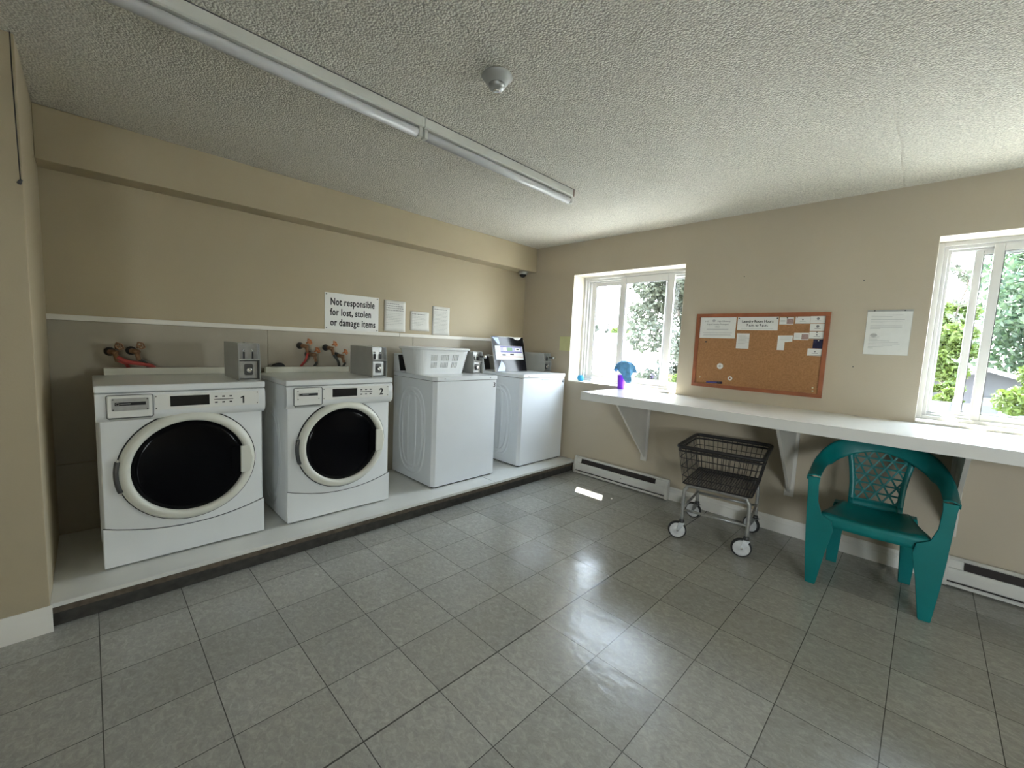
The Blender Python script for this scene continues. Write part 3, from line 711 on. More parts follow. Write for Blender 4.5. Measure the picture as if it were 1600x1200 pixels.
# a loop of red hose lying between the first two taps
o = obj('water_hose', tube(BM(), smoothpath([(-3.375, .115, 1.155), (-3.372, .16, 1.128), (-3.385, .225, 1.115), (-3.415, .275, 1.095), (-3.434, .30, 1.03)], 6), .012, 12), 'redhose', None, True)
tag(o, 'thick red rubber hose sagging across behind washer 1', 'hose')
o = obj('drain_hose', tube(BM(), smoothpath([(-3.432, .91, .96), (-3.432, .935, 1.06), (-3.432, .985, 1.10), (-3.432, 1.025, 1.08), (-3.432, 1.03, .96)], 6), .018, 12), 'rubber', None, True)
tag(o, 'black drain hose looping up behind washer 2', 'hose')

# ------------------------------------------------------------------ signs on the machine wall
def sheet(x, y0, y1, z0, z1, curl=None, th=.0012):
    bm = BM(); ny, nz = 8, 8; grid = []
    for side in (0, 1):
        g = []
        for i in range(ny + 1):
            row = []
            for k in range(nz + 1):
                u, v = i / ny, k / nz; dx = curl(u, v) if curl else 0
                row.append(bm.verts.new((x + dx + side * th, y0 + (y1 - y0) * u, z0 + (z1 - z0) * v)))
            g.append(row)
        grid.append(g)
    for g in grid:
        for i in range(ny):
            for k in range(nz): bm.faces.new((g[i][k], g[i + 1][k], g[i + 1][k + 1], g[i][k + 1]))
    A, B = grid
    per = [(i, 0) for i in range(ny)] + [(ny, k) for k in range(nz)] + [(i, nz) for i in range(ny, 0, -1)] + [(0, k) for k in range(nz, 0, -1)]
    for q in range(len(per)):
        a, b = per[q], per[(q + 1) % len(per)]
        bm.faces.new((A[a[0]][a[1]], A[b[0]][b[1]], B[b[0]][b[1]], B[a[0]][a[1]]))
    return bm
s = thing('notice_sign', 'white sign reading Not responsible for lost, stolen or damage items', 'sign', (XW, 1.57, 1.383))
obj('sign_board', bx(0, .004, -.231, .233, .002, .300), 'signwhite', s, bevel=.0015)
for i, ln in enumerate(('Not responsible', 'for lost, stolen', 'or damage items')):
    text('lettering', ln, .080, 'ink', (.0045, -.187, .204 - i * .083), R_L, U_Z, s, sx=.67, bold=.0020)
for yy in (-.217, .219):
    for zz in (.016, .287): obj('screw', lathe(BM(), [(.005, 0), (.005, .002)], (.004, yy, zz), 'x', 10), 'darkmetal', s)
def lines(par, x, y0, y1, rows, m='inksoft', h=.0028):
    """rows of small print too small to read: each row is a run of word-length dashes"""
    rnd = random.Random(int(abs(y0) * 1000)); bm = BM()
    for z, f in rows:
        y = y0
        end = y0 + (y1 - y0) * f
        while y < end:
            w = rnd.uniform(.008, .024); box(bm, x, x + .0004, y, min(y + w, end), z - h / 2, z + h / 2); y += w + .004
    return obj('small_print', bm, m, par)
def notice(y0, y1, z0, z1, label, rows_bold, rows, curl):
    r = thing('paper_notice', label, 'notice', (XW, (y0 + y1) / 2, z0), group='paper notices above the rail')
    a, b = y0 - r.location.y, y1 - r.location.y
    sh = obj('sheet', sheet(.002, a, b, 0, z1 - z0, curl), 'paper', r, True)
    H = z1 - z0
    if rows_bold: lines(r, .0062, a + .018, b - .02, [(H - q, f) for q, f in rows_bold], 'inkgrey', .006)
    if rows: lines(r, .0062, a + .018, b - .02, [(H - q, f) for q, f in rows], 'inksoft', .0026)
notice(1.857, 2.068, 1.400, 1.676, 'largest paper notice, directly right of the plastic sign', [(.030, .75), (.049, .95), (.068, 1.), (.087, 1.)], [(.115 + k * .014, .95 - .1 * (k % 3)) for k in range(8)], lambda u, v: .002 + .010 * max(0, .3 - v) * u)
notice(2.122, 2.325, 1.420, 1.600, 'short wide paper notice, middle of the three papers, lower edge curling', [(.026, .85)], [(.045 + k * .014, .9 - .15 * (k % 2)) for k in range(8)], lambda u, v: .001 + .020 * max(0, .5 - v) * u)
notice(2.365, 2.570, 1.390, 1.668, 'rightmost paper notice with a bent lower right corner, above the basket', [(.028, .9)], [(.050 + k * .013, .95 - .1 * (k % 3)) for k in range(16)], lambda u, v: .001 + .06 * max(0, .3 - v) * max(0, u - .55))

# ------------------------------------------------------------------ things on the window wall
def btext(*a, **k): return text(*a, **k)
def BL(bm, o): return loc(bm, o)
nt = obj('sticky_note', bx(-2.902, -2.762, YW - .0015, YW, 1.290, 1.443), 'yellowpaper'); tag(nt, 'pale yellow-green blank paper taped on wall left of the first window', 'note')
cb = thing('cork_board', 'cork bulletin board in reddish wood frame on the wall between the windows', 'bulletin board', (-.975, YW, 1.05))
fx0, fx1, fz0, fz1 = -1.430 + .975, -.514 + .975, .002, .610
bm = BM(); t = .028
for a in ((fx0, fx1, fz0, fz0 + t), (fx0, fx1, fz1 - t, fz1)): box(bm, a[0], a[1], -.018, 0, a[2], a[3])
for a in ((fx0, fx0 + t, fz0 + t, fz1 - t), (fx1 - t, fx1, fz0 + t, fz1 - t)): box(bm, a[0], a[1], -.018, 0, a[2], a[3])
obj('frame', bm, 'boardframe', cb, bevel=.002)
obj('cork_panel', bx(fx0 + t, fx1 - t, -.008, 0, fz0 + t, fz1 - t), 'cork', cb)
YP = YW - .0085
def card(name, x0, x1, z0, z1, label, cat, group=None, m='paper'):
    r = thing(name, label, cat, ((x0 + x1) / 2, YP, z0), group=group)
    obj('sheet', bx(-(x1 - x0) / 2, (x1 - x0) / 2, -.0010, 0, 0, z1 - z0), m, r)
    return r, (x1 - x0) / 2, z1 - z0
def hline(par, x0, x1, z, h=.0016, m='inksoft'): return box(par, x0, x1, -.0014, -.0010, z - h / 2, z + h / 2)
def pn(par, x, z, m='pin', r=.004): obj('push_pin', lathe(BM(), [(r, -.001), (r * .6, -.005), (r, -.009)], (x, 0, z), 'y', 10), m, par, True)
r, hw, H = card('posted_notice', -1.398, -1.121, 1.461, 1.630, 'largest sheet on the cork board, upper left, about high efficiency detergent', 'notice')
btext('lettering', 'H.E.', .017, 'inkgrey', (-.100, -.0014, .132), R_B, U_Z, r)
btext('lettering', 'High Efficiency', .017, 'inkgrey', (-.004, -.0014, .132), R_B, U_Z, r)
obj('printed_emblem', lathe(BM(), [(.013, 0), (.013, .0003)], (-.032, -.0014, .142), 'y', 16, .8), 'inksoft', r)
btext('lettering', 'Liquid Laundry Detergent', .016, 'inkgrey', (0, -.0014, .108), R_B, U_Z, r, align='CENTER')
btext('lettering', 'ONLY', .014, 'inkgrey', (0, -.0014, .088), R_B, U_Z, r, align='CENTER')
bm = BM(); hline(bm, -.085, .085, .072, .005); hline(bm, -.115, .115, .044, .003); hline(bm, -.105, .105, .031, .003); hline(bm, -.112, .112, .023, .003); obj('small_print', bm, 'inksoft', r)
r, hw, H = card('posted_notice', -1.110, -.829, 1.528, 1.630, 'wide sheet reading Laundry Room Hours, top of cork board', 'notice')
btext('lettering', 'Laundry Room Hours', .0265, 'ink', (0, -.0014, .060), R_B, U_Z, r, align='CENTER', bold=.0006, sx=.93)
btext('lettering', '7 a.m. to 9 p.m.', .0255, 'ink', (0, -.0014, .031), R_B, U_Z, r, align='CENTER', bold=.0006, sx=.93)
bm = BM(); hline(bm, -.11, .11, .012, .002); obj('small_print', bm, 'inksoft', r)
pn(r, -.130, .092, 'darkmetal'); pn(r, .134, .090, 'darkmetal', .005)
r, hw, H = card('posted_slip', -1.106, -1.015, 1.383, 1.502, 'narrow upright paper slip pinned below the laundry hours sheet', 'paper')
bm = BM()
for k in range(7): hline(bm, -.033, .020 + .012 * (k % 3), .100 - k * .010, .0022)
obj('small_print', bm, 'inksoft', r)
r = thing('posted_slip', 'L-shaped torn paper slip on the right half of the cork board', 'paper', (-.775, YP, 1.382))
obj('sheet', prism(BM(), [(-.046, 0), (0, 0), (0, .060), (.048, .066), (.048, .110), (-.046, .108)], 'y', -.001, 0), 'paper', r)
bm = BM()
for k in range(3): hline(bm, -.033, .038, .098 - k * .010, .0022)
obj('small_print', bm, 'inksoft', r)
G = 'business cards on the cork board'
def bcard(x0, z0, label, kind):
    r, hw, H = card('business_card', x0, x0 + .090, z0, z0 + .051, label, 'card', G)
    if kind == 'photo':
        obj('printed_photo', bx(.002, .043, -.0014, -.001, .004, .042), 'pinkish', r)
        bm = BM()
        for k in range(3): hline(bm, -.038, -.008, .040 - k * .010, .0022)
        obj('small_print', bm, 'inksoft', r)
    else:
        obj('printed_emblem', lathe(BM(), [(.009 if kind == 'big' else .005, 0), (.009 if kind == 'big' else .005, .0004)], (.0, -.0014, .033 if kind == 'big' else .030), 'y', 12), 'inkgrey', r)
        bm = BM(); hline(bm, -.018, .018, .018, .003)
        if kind != 'big': hline(bm, -.043, .043, .0035, .003)
        obj('small_print', bm, 'inkgrey', r)
    return r
pn(bcard(-.822, 1.573, 'photo business card just right of the laundry hours sheet', 'photo'), .005, .047, 'darkmetal')
pn(bcard(-.721, 1.578, 'business card with black bottom line in top row, next to the corner card', 'line'), -.035, .047, 'boardframe')
bcard(-.630, 1.580, 'business card with dark emblem in the top right corner of the cork board', 'big')
bcard(-.628, 1.526, 'business card with dark emblem directly under the corner card', 'big')
pn(bcard(-.628, 1.470, 'business card with black bottom line above the navy card', 'line'), .0, .047, 'darkmetal')
bcard(-.720, 1.461, 'photo business card left of the column of cards', 'photo')
bcard(-.628, 1.350, 'lowest business card on the cork board, below the navy card', 'line')
r, hw, H = card('business_card', -.600, -.535, 1.403, 1.467, 'small navy blue card in the right column of the cork board', 'card', None, 'navy')
pn(r, .0, .056, 'chrome', .005)
# buttons, marker and pins stuck on the board
def disc(x, z, rad, label, mid):
    r = thing('round_badge', label, 'badge', (x, YP, z))
    obj('disc', lathe(BM(), [(rad, 0), (rad, -.004), (rad * .8, -.006)], (0, 0, 0), 'y', 24), 'paper', r, True)
    obj('center_mark', lathe(BM(), [(rad * .42, -.006), (rad * .42, -.0068)], (0, 0, 0), 'y', 14), mid, r)
disc(-1.212, 1.233, .024, 'white round badge on the lower left of the cork board', 'inksoft')
disc(-1.127, 1.139, .017, 'small round ring badge with brown middle near the board bottom', 'boardframe')
mk = thing('marker_pen', 'dark purple marker pen lying along the lower left of the cork board', 'pen', (-1.248, YP - .008, 1.096))
obj('barrel', tube(BM(), [(-.060, 0, -.004), (-.045, 0, -.003), (.060, 0, .002)], [.005, .008, .008], 12), 'violet', mk, True)
obj('cap', tube(BM(), [(.028, 0, .0005), (.064, 0, .0022)], .0092, 12), 'navy', mk, True)
for x, z, lb in ((-1.361, 1.131, 'cream push pin near the lower left corner of the cork board'), (-.572, 1.122, 'upper cream push pin of two at the board lower right'), (-.570, 1.099, 'lower cream push pin of two at the board lower right'), (-1.339, 1.428, 'dark push pin on the cork under the detergent notice')):
    o = obj('push_pin', lathe(BM(), [(.005, 0), (.003, -.005), (.006, -.011)], (0, 0, 0), 'y', 12), 'pin' if 'cream' in lb else 'darkmetal', None, True); o.location = (x, YP, z); tag(o, lb, 'pin')
# framed letter
r = thing('posted_letter', 'white letter in a clear holder between the cork board and the right window', 'letter', (-.21, YW, 1.376))
obj('holder', bx(-.111, .111, -.003, 0, 0, .292), 'boxgrey', r)
obj('sheet', bx(-.109, .109, -.005, -.003, .001, .280), 'paper', r)
bm = BM()
for k, f in enumerate((.9, .6, 0, .95, .9, .35, 0, .9, .9, .3, 0, 0, 0, 0, .3, .3, .25, .6, .85, .9, .7, .45, .15)):
    if f: box(bm, -.088, -.088 + .172 * f, -.0056, -.005, .256 - k * .0098, .2582 - k * .0098)
obj('small_print', bm, 'inksoft', r)
obj('printed_emblem', lathe(BM(), [(.018, 0), (.018, .0004)], (-.066, -.0056, .126), 'y', 16, .7), 'inksoft', r)
for xx in (-.075, .072): obj('screw', lathe(BM(), [(.004, 0), (.004, -.003)], (xx, -.003, .286), 'y', 8), 'darkmetal', r)
for x, z, lb in ((-.36, 1.865, 'tiny screw in the wall above the cork board right side'), (-1.096, 1.948, 'tiny screw in the wall above the cork board left side'), (-.362, 1.288, 'tiny screw in the wall below the white letter')):
    o = obj('wall_screw', lathe(BM(), [(.004, 0), (.004, -.003)], (0, 0, 0), 'y', 8), 'darkmetal'); o.location = (x, YW, z); tag(o, lb, 'screw')

# ------------------------------------------------------------------ counter and its brackets
ct = thing('counter_shelf', 'long white laminate shelf counter fixed along the window wall', 'counter', (0, 3.30, .89))
obj('countertop', loc(bx(-2.080, XR, 2.945, YW, .890, .958), ct), 'laminate', ct, bevel=.003)
def bracket(x, label):
    r = thing('shelf_bracket', label, 'bracket', (x, YW, .30), group='brackets under the counter')
    obj('wall_plate', bx(-.030, .030, -.020, 0, 0, .588), 'bracket', r, bevel=.002)
    obj('gusset', prism(BM(), [(-.020, .588), (-.555, .588), (-.555, .560), (-.020, .030)], 'x', -.010, .010), 'bracket', r, bevel=.001)
bracket(-1.815, 'leftmost white triangular bracket under the counter, near the heater')
bracket(-.645, 'middle white bracket under the counter, between the cart and the chair')
bracket(.190, 'right bracket under the counter, partly behind the teal chair')

# ------------------------------------------------------------------ baseboard heaters
def heater(x0, x1, label, caps=(1, 1)):
    r = thing('baseboard_heater', label, 'heater', ((x0 + x1) / 2, YW, 0), group='electric baseboard heaters')
    a, b = x0 - r.location.x, x1 - r.location.x
    pr = [(-.0145, .012), (-.0145, .182), (-.030, .184), (-.044, .172), (-.038, .165), (-.052, .122), (-.060, .118), (-.064, .104), (-.060, .045), (-.050, .036), (-.062, .026), (-.062, .012)]
    obj('casing', prism(BM(), pr, 'x', a, b), 'heater', r, bevel=.001)
    obj('grille', hexa(BM(), [(a + .085, -.0395, .163), (b - .12, -.0395, .163), (b - .12, -.0535, .121), (a + .085, -.0535, .121)], [(a + .085, -.043, .166), (b - .12, -.043, .166), (b - .12, -.057, .124), (a + .085, -.057, .124)]), 'slot', r)
    cp = [(-.0145, .006), (-.0145, .184), (-.034, .186), (-.046, .174), (-.062, .124), (-.067, .108), (-.067, .030), (-.060, .006)]
    if caps[0]: obj('end_cap', prism(BM(), cp, 'x', a - .004, a + .022), 'heater', r, bevel=.002)
    if caps[1]: obj('end_cap', prism(BM(), cp, 'x', b - .022, b + .004), 'heater', r, bevel=.002)
    obj('bottom_gap', bx(a + .022, b - .022, -.062, -.055, .034, .040), 'slot', r)
    obj('screw', lathe(BM(), [(.005, 0), (.005, -.003)], ((a + b) / 2 + .05, -.0625, .082), 'y', 8), 'chrome', r)
heater(-2.570, -1.545, 'white baseboard heater on the floor left, beside the machine platform')
heater(.185, 1.75, 'white baseboard heater at right edge, behind the teal chair')

# ------------------------------------------------------------------ cups and cloth on the sill
c = thing('plastic_cup', 'translucent purple plastic cup under the first window holding a blue cloth', 'cup', (-2.045, 3.545, .959))
obj('cup_body', lathe(BM(), [(.030, 0), (.032, .002), (.040, .130), (.041, .133), (.038, .133), (.030, .006), (.0005, .006)], (0, 0, 0), 'z', 28), 'purple', c, True)
o = BM(); nphi, nr = 60, 14; rnd = random.Random(3); verts = []
for j in range(nr + 1):
    t = j / nr; row = []
    for i in range(nphi):
        a = 2 * PI * i / nphi
        # hanging corners: long one towards the front, short ones to the sides
        ln = .125 + .125 * math.exp(-((math.atan2(math.sin(a + 1.0), math.cos(a + 1.0))) / .5) ** 2) + .03 * math.exp(-((math.atan2(math.sin(a - .3), math.cos(a - .3))) / .5) ** 2) + .025 * math.exp(-((math.atan2(math.sin(a - PI * .95), math.cos(a - PI * .95))) / .5) ** 2)
        s = ln * t; arc = .070
        rr = arc * math.sin(min(s / arc, PI / 2)) + max(0, s - arc * PI / 2) * .22
        z = -arc * (1 - math.cos(min(s / arc, PI / 2))) - max(0, s - arc * PI / 2) * .97
        fold = (1 + .16 * t * math.sin(7 * a + 1) + .08 * t * math.sin(13 * a))
        row.append(o.verts.new((rr * fold * math.cos(a) * 1.35 + .012, rr * fold * math.sin(a) * .75, .262 + z + .006 * t * math.sin(5 * a))))
    verts.append(row)
for j in range(nr):
    for i in range(nphi): o.faces.new((verts[j][i], verts[j][(i + 1) % nphi], verts[j + 1][(i + 1) % nphi], verts[j + 1][i]))
bmesh.ops.remove_doubles(o, verts=o.verts, dist=1e-5)
cl = thing('cloth', 'crumpled blue cloth draped over a stick in the purple cup', 'cloth', (-2.030, 3.545, .966))
q = obj('draped_cloth', o, 'cloth', cl, True); md = q.modifiers.new('th', 'SOLIDIFY'); md.thickness = .002
obj('stick', tube(BM(), [(-.015, 0, 0), (0, 0, .262)], .005, 8), 'vinyl', cl, True)
b = thing('plastic_bowl', 'small bright blue plastic pot at the left end of the sill', 'pot', (-2.655, 3.745, .973))
obj('bowl_body', lathe(BM(), [(.022, 0), (.034, .012), (.038, .035), (.030, .052), (.030, .060), (.026, .060), (.026, .052), (.030, .034), (.0005, .006)], (0, 0, 0), 'z', 24), 'blue', b, True)

# ------------------------------------------------------------------ wire laundry cart
def cart():
    r = thing('laundry_cart', 'wheeled laundry cart with black wire basket on grey tube frame', 'cart', (-.975, 3.215, 0), math.radians(8.5))
    # basket
    tw, td, bw, bd, zt, zb = .262, .285, .215, .262, .675, .415
    bk = obj('basket_rim', tube(BM(), [(a, b_, zt) for a, b_ in rrect(-tw, tw, -td, td, .045, 5)], .0135, 10, True), 'blackwire', r, True)
    bm = BM()
    tube(bm, [(a, b_, zt - .028) for a, b_ in rrect(-tw + .002, tw - .002, -td + .002, td - .002, .043, 5)], .007, 8, True)
    obj('rim_band', bm, 'blackwire', bk, True)
    def P(u, v, t): # t=0 rim,1 bottom
        return (u * (tw + (bw - tw) * t), v * (td + (bd - td) * t), zt + (zb - zt) * t)
    bm = BM(); rw = .0022
    for k in range(15):
        u = -0.93 + 1.86 * k / 14
        for v in (-1, 1): tube(bm, [P(u, v, 0), P(u, v, 1)], rw, 5)
    for k in range(15):
        v = -0.93 + 1.86 * k / 14
        for u in (-1, 1): tube(bm, [P(u, v, 0), P(u, v, 1)], rw, 5)
    for t in (.30, .55, .80):
        a = tw + (bw - tw) * t; b_ = td + (bd - td) * t
        tube(bm, [(p_[0], p_[1], zt + (zb - zt) * t) for p_ in rrect(-a, a, -b_, b_, .035, 4)], .0026, 6, True)
    obj('side_wires', bm, 'blackwire', bk)
    bm = BM()
    for k in range(27):
        u = -1 + 2 * k / 26; tube(bm, [P(u, -1, 1), P(u, 1, 1)], .0020, 5)
    for k in range(30):
        v = -1 + 2 * k / 29; tube(bm, [P(-1, v, 1), P(1, v, 1)], .0020, 5)
    tube(bm, [(p_[0], p_[1], zb) for p_ in rrect(-bw, bw, -bd, bd, .02, 3)], .0045, 6, True)
    obj('bottom_wires', bm, 'blackwire', bk)
    # frame
    fw, fd = .205, .235
    for s in (-1, 1):
        pts = smoothpath([(-fw, s * fd, .135), (-fw, s * fd, .33), (-fw + .015, s * fd, .375), (-fw + .055, s * fd, .397), (fw - .055, s * fd, .397), (fw - .015, s * fd, .375), (fw, s * fd, .33), (fw, s * fd, .135)], 5)
        obj('frame_hoop', tube(BM(), pts, .0125, 12), 'galv', r, True)
        obj('cross_bar', tube(BM(), [(-fw, s * fd, .215), (fw, s * fd, .215)], .009, 10), 'galv', r, True)
        obj('side_bar', tube(BM(), [(s * fw, -fd, .225), (s * fw, fd, .225)], .009, 10), 'galv', r, True)
    for sx in (-1, 1):
        for sy in (-1, 1):
            sw = {(-1, -1): .30, (1, -1): .25, (-1, 1): -.2, (1, 1): -.5}[(sx, sy)]
            c = obj('caster_stem', lathe(BM(), [(.015, .118), (.019, .122), (.019, .135), (.012, .145)], (sx * fw, sy * fd, 0), 'z', 14), 'darkmetal', r, True)
            mt = Matrix.Translation((sx * fw, sy * fd, 0)) @ Matrix.Rotation(sw, 4, 'Z')
            W_ = .0625
            def put(nm, bm, m, sm=False):
                bmesh.ops.transform(bm, matrix=mt, verts=bm.verts); return obj(nm, bm, m, c, sm)
            bm = BM()
            for yy in (-.020, .017): prism(bm, [(-.020, .120), (.022, .120), (.006 - .022, .055), (-.034, .055)], 'y', yy, yy + .003)
            box(bm, -.020, .022, -.020, .020, .117, .121)
            put('fork', bm, 'silver')
            cc = (-.025, 0, W_)
            put('tire', lathe(BM(), [(.046, -.011), (.058, -.014), (W_, -.007), (W_, .007), (.058, .014), (.046, .011)], cc, 'y', 32), 'rubber', True)
            put('wheel_hub', lathe(BM(), [(.0005, -.018), (.012, -.018), (.015, -.0155), (.044, -.013), (.052, -.0155), (.052, .0155), (.044, .013), (.015, .0155), (.012, .018), (.0005, .018)], cc, 'y', 28), 'wheelgrey', True)
            put('axle', lathe(BM(), [(.006, -.025), (.006, .025)], cc, 'y', 10), 'chrome', True)
cart()

# ------------------------------------------------------------------ teal resin chair
def chair():
    r = thing('resin_chair', 'teal plastic armchair with lattice back standing under the counter', 'chair', (-.130, 3.005, 0), math.radians(3.0))
    # local: x across, y to the back, origin at the middle between the front feet
    def grid(fn, nu, nv, th, name, m, par):
        bm = BM(); g = [[bm.verts.new(fn(i / nu, j / nv)) for j in range(nv + 1)] for i in range(nu + 1)]
        for i in range(nu):
            for j in range(nv): bm.faces.new((g[i][j], g[i + 1][j], g[i + 1][j + 1], g[i][j + 1]))
        o = obj(name, bm, m, par, True); s = o.modifiers.new('th', 'SOLIDIFY'); s.thickness = th; s.offset = 0
        return o
    # seat: saddle with rolled front
    def seat(u, v):
        y = .005 + .405 * v; hw = .232 - .075 * v
        x = (2 * u - 1) * hw; k = (2 * u - 1) ** 2
        z = .428 - .028 * math.sin(PI * min(1, v * 1.1)) * (1 - .7 * k) - .012 * v + .012 * k
        if v < .08: z -= .012 * (1 - v / .08)
        return (x, y, z)
    grid(seat, 18, 14, .006, 'seat', 'teal', r)
    def apron(u, v):
        x = (2 * u - 1) * .232; k = (2 * u - 1) ** 2
        return (x, .003 - .006 * (1 - k), .424 + .010 * k - v * (.062 + .020 * k ** 2))
    grid(apron, 18, 3, .006, 'front_apron', 'teal', r)
    for s in (-1, 1):
        def side(u, v, s=s): return (s * (.232 - .075 * u), .005 + .405 * u, .430 - .02 * u - v * .055)
        grid(side, 8, 2, .006, 'side_apron', 'teal', r)
    # front legs run up into the arms
    for s in (-1, 1):
        secs = [(0, .222, .268, -.010, .034), (.010, .218, .270, -.012, .038), (.20, .192, .286, -.014, .056), (.345, .166, .295, -.016, .070), (.400, .176, .297, -.016, .072), (.430, .226, .299, -.016, .072), (.50, .248, .302, -.016, .070), (.60, .254, .306, -.018, .072), (.642, .250, .310, -.020, .080)]
        bm = BM(); rings = []
        for z, a, b_, y0, y1 in secs:
            rings.append([bm.verts.new((s * q, y, z)) for q, y in ((a, y0), (b_, y0), (b_, y1), (b_ - .012, y1), (b_ - .012, y0 + .012), (a, y0 + .012))])
        for A, B_ in zip(rings, rings[1:]):
            for k in range(6): bm.faces.new((A[k], A[(k + 1) % 6], B_[(k + 1) % 6], B_[k]))
        bm.faces.new(rings[0][::-1]); bm.faces.new(rings[-1])
        obj('leg', bm, 'teal', r, bevel=.003)
        obj('foot_cap', bx(*sorted((s * .224, s * .266)), -.009, .030, 0, .012), 'teal', r)
        secs = [(0, .150, .205, .415, .455), (.20, .140, .212, .400, .452), (.36, .125, .205, .380, .448), (.418, .120, .195, .370, .440)]
        bm = BM(); rings = []
        for z, a, b_, y0, y1 in secs:
            rings.append([bm.verts.new((s * q, y, z)) for q, y in ((a, y0), (b_, y0), (b_, y1), (a, y1))])
        for A, B_ in zip(rings, rings[1:]):
            for k in range(4): bm.faces.new((A[k], A[(k + 1) % 4], B_[(k + 1) % 4], B_[k]))
        bm.faces.new(rings[0][::-1]); bm.faces.new(rings[-1])
        obj('leg', bm, 'teal', r, bevel=.004)
    # back surface
    def S(x, z):
        t = (z - .40) / .40
        return Vector((x, .400 + .062 * t - .35 * x * x, z))
    def halfw(z):
        t = (z - .40) / .38; return .128 + .010 * t + .050 * max(0, t - .35) ** 1.5 * 1.2
    ZT = .800
    def rail_s(s):
        def f(u, v):
            z = .405 + (ZT - .405) * u; w = halfw(z); return tuple(S(s * (w - .030 * (1 - v)), z))
        return f
    back = grid(rail_s(-1), 16, 2, .010, 'backrest', 'teal', r)
    grid(rail_s(1), 16, 2, .010, 'back_stile', 'teal', back)
    def lowr(u, v): z = .405 + .055 * v; return tuple(S((2 * u - 1) * halfw(z), z))
    grid(lowr, 10, 2, .010, 'back_rail', 'teal', back)
    # lattice of three sets of slim bars
    bm = BM()
    def bar(p, q, w=.0048, d=.004):
        n = 5; pts = [S(p[0] + (q[0] - p[0]) * k / n, p[1] + (q[1] - p[1]) * k / n) for k in range(n + 1)]
        dx, dz = q[0] - p[0], q[1] - p[1]; L = math.hypot(dx, dz); nx, nz = -dz / L * w, dx / L * w
        rg = [[bm.verts.new((c.x + a * nx, c.y + b_ * d, c.z + a * nz)) for a, b_ in ((-1, -1), (1, -1), (1, 1), (-1, 1))] for c in pts]
        for A, B_ in zip(rg, rg[1:]):
            for k in range(4): bm.faces.new((A[k], A[(k + 1) % 4], B_[(k + 1) % 4], B_[k]))
        bm.faces.new(rg[0][::-1]); bm.faces.new(rg[-1])
    def inside(x, z): return .455 < z < .790 and abs(x) < halfw(z) - .024
    sp_ = .052
    for ang in (0, 60, 120):
        a = math.radians(ang); dx, dz = math.cos(a), math.sin(a); nx, nz = -dz, dx
        for k in range(-8, 9):
            ox, oz = nx * sp_ * k, .62 + nz * sp_ * k
            run = None; last = None
            for i in range(-120, 121):
                x, z = ox + dx * i * .0025, oz + dz * i * .0025
                if inside(x, z):
                    if run is None: run = (x, z)
                    last = (x, z)
                elif run is not None:
                    if math.hypot(last[0] - run[0], last[1] - run[1]) > .015: bar(run, last)
                    run = None
    obj('back_lattice', bm, 'teal', back)
    # horseshoe arm and top band
    out = [(-.312, -.022, .645), (-.314, .06, .650), (-.312, .14, .672), (-.302, .23, .710), (-.272, .33, .760), (-.222, .41, .804), (-.14, .458, .832), (-.05, .474, .840), (0, .476, .841)]
    inn = [(-.250, -.020, .650), (-.250, .06, .655), (-.248, .14, .664), (-.240, .23, .674), (-.226, .305, .672), (-.200, .375, .694), (-.13, .425, .735), (-.05, .447, .762), (0, .450, .768)]
    o1, i1 = smoothpath(out, 5), smoothpath(inn, 5)
    o1 += [Vector((-p_.x, p_.y, p_.z)) for p_ in o1[-2::-1]]; i1 += [Vector((-p_.x, p_.y, p_.z)) for p_ in i1[-2::-1]]
    n = len(o1)
    def band(u, v):
        k = min(n - 1, round(u * (n - 1))); a, b_ = i1[k], o1[k]; w = v
        p_ = a.lerp(b_, min(1, w / .8)); bulge = .008 * math.sin(PI * min(1, w / .8))
        if w > .8: p_ = p_ + Vector((0, .004 * (w - .8) / .2, -.022 * (w - .8) / .2))
        return (p_.x, p_.y, p_.z + bulge)
    grid(band, n - 1, 10, .006, 'armrest_band', 'teal', r)
chair()

# ------------------------------------------------------------------ ceiling fixtures
def batten(y0, y1, label, endm='brown'):
    r = thing('strip_light', label, 'light fixture', (-1.93, (y0 + y1) / 2, ZC), group='fluorescent strip lights')
    a, b_ = y0 - r.location.y, y1 - r.location.y
    pr = [(-.054, 0), (.054, 0), (.054, -.044), (.048, -.049), (-.048, -.049), (-.054, -.044)]
    obj('housing', prism(BM(), pr, 'y', a, b_), 'fixture', r)
    obj('housing_edge', bx(.054, .0565, a, b_, -.003, 0), 'gasket', r)
    obj('end_plate', bx(-.052, .0555, b_ - .012, b_ + .001, -.046, -.001), endm, r)
    obj('lamp_tube', lathe(BM(), [(.010, a + .022), (.022, a + .026), (.022, b_ - .026), (.010, b_ - .022)], (.024, 0, -.073), 'y', 24), 'tube', r, True)
    for q in (a + .012, b_ - .012):
        obj('lamp_holder', bx(.008, .046, q - .010, q + .010, -.094, -.049), 'fixture', r, bevel=.003)
batten(1.212, 2.435, 'unlit fluorescent strip light nearest the window wall')
batten(-.012, 1.204, 'unlit fluorescent strip light running off the top left of the picture', 'fixture')
d = thing('heat_detector', 'round grey metal detector on the stippled ceiling', 'detector', (-1.372, 1.222, ZC))
obj('mounting_plate', lathe(BM(), [(.062, 0), (.064, -.006), (.058, -.012), (.040, -.034), (.030, -.036)], (0, 0, 0), 'z', 36), 'boxgrey', d, True)
obj('sensor_body', lathe(BM(), [(.034, -.030), (.036, -.040), (.030, -.050), (.018, -.056)], (0, 0, 0), 'z', 28), 'silver', d, True)
obj('sensor_tip', lathe(BM(), [(.015, -.054), (.015, -.064), (.012, -.066), (.0005, -.066)], (0, 0, 0), 'z', 20), 'chrome', d, True)
d = thing('security_camera', 'small dome security camera under the soffit by the room corner', 'camera', (-3.378, 3.520, 2.162))
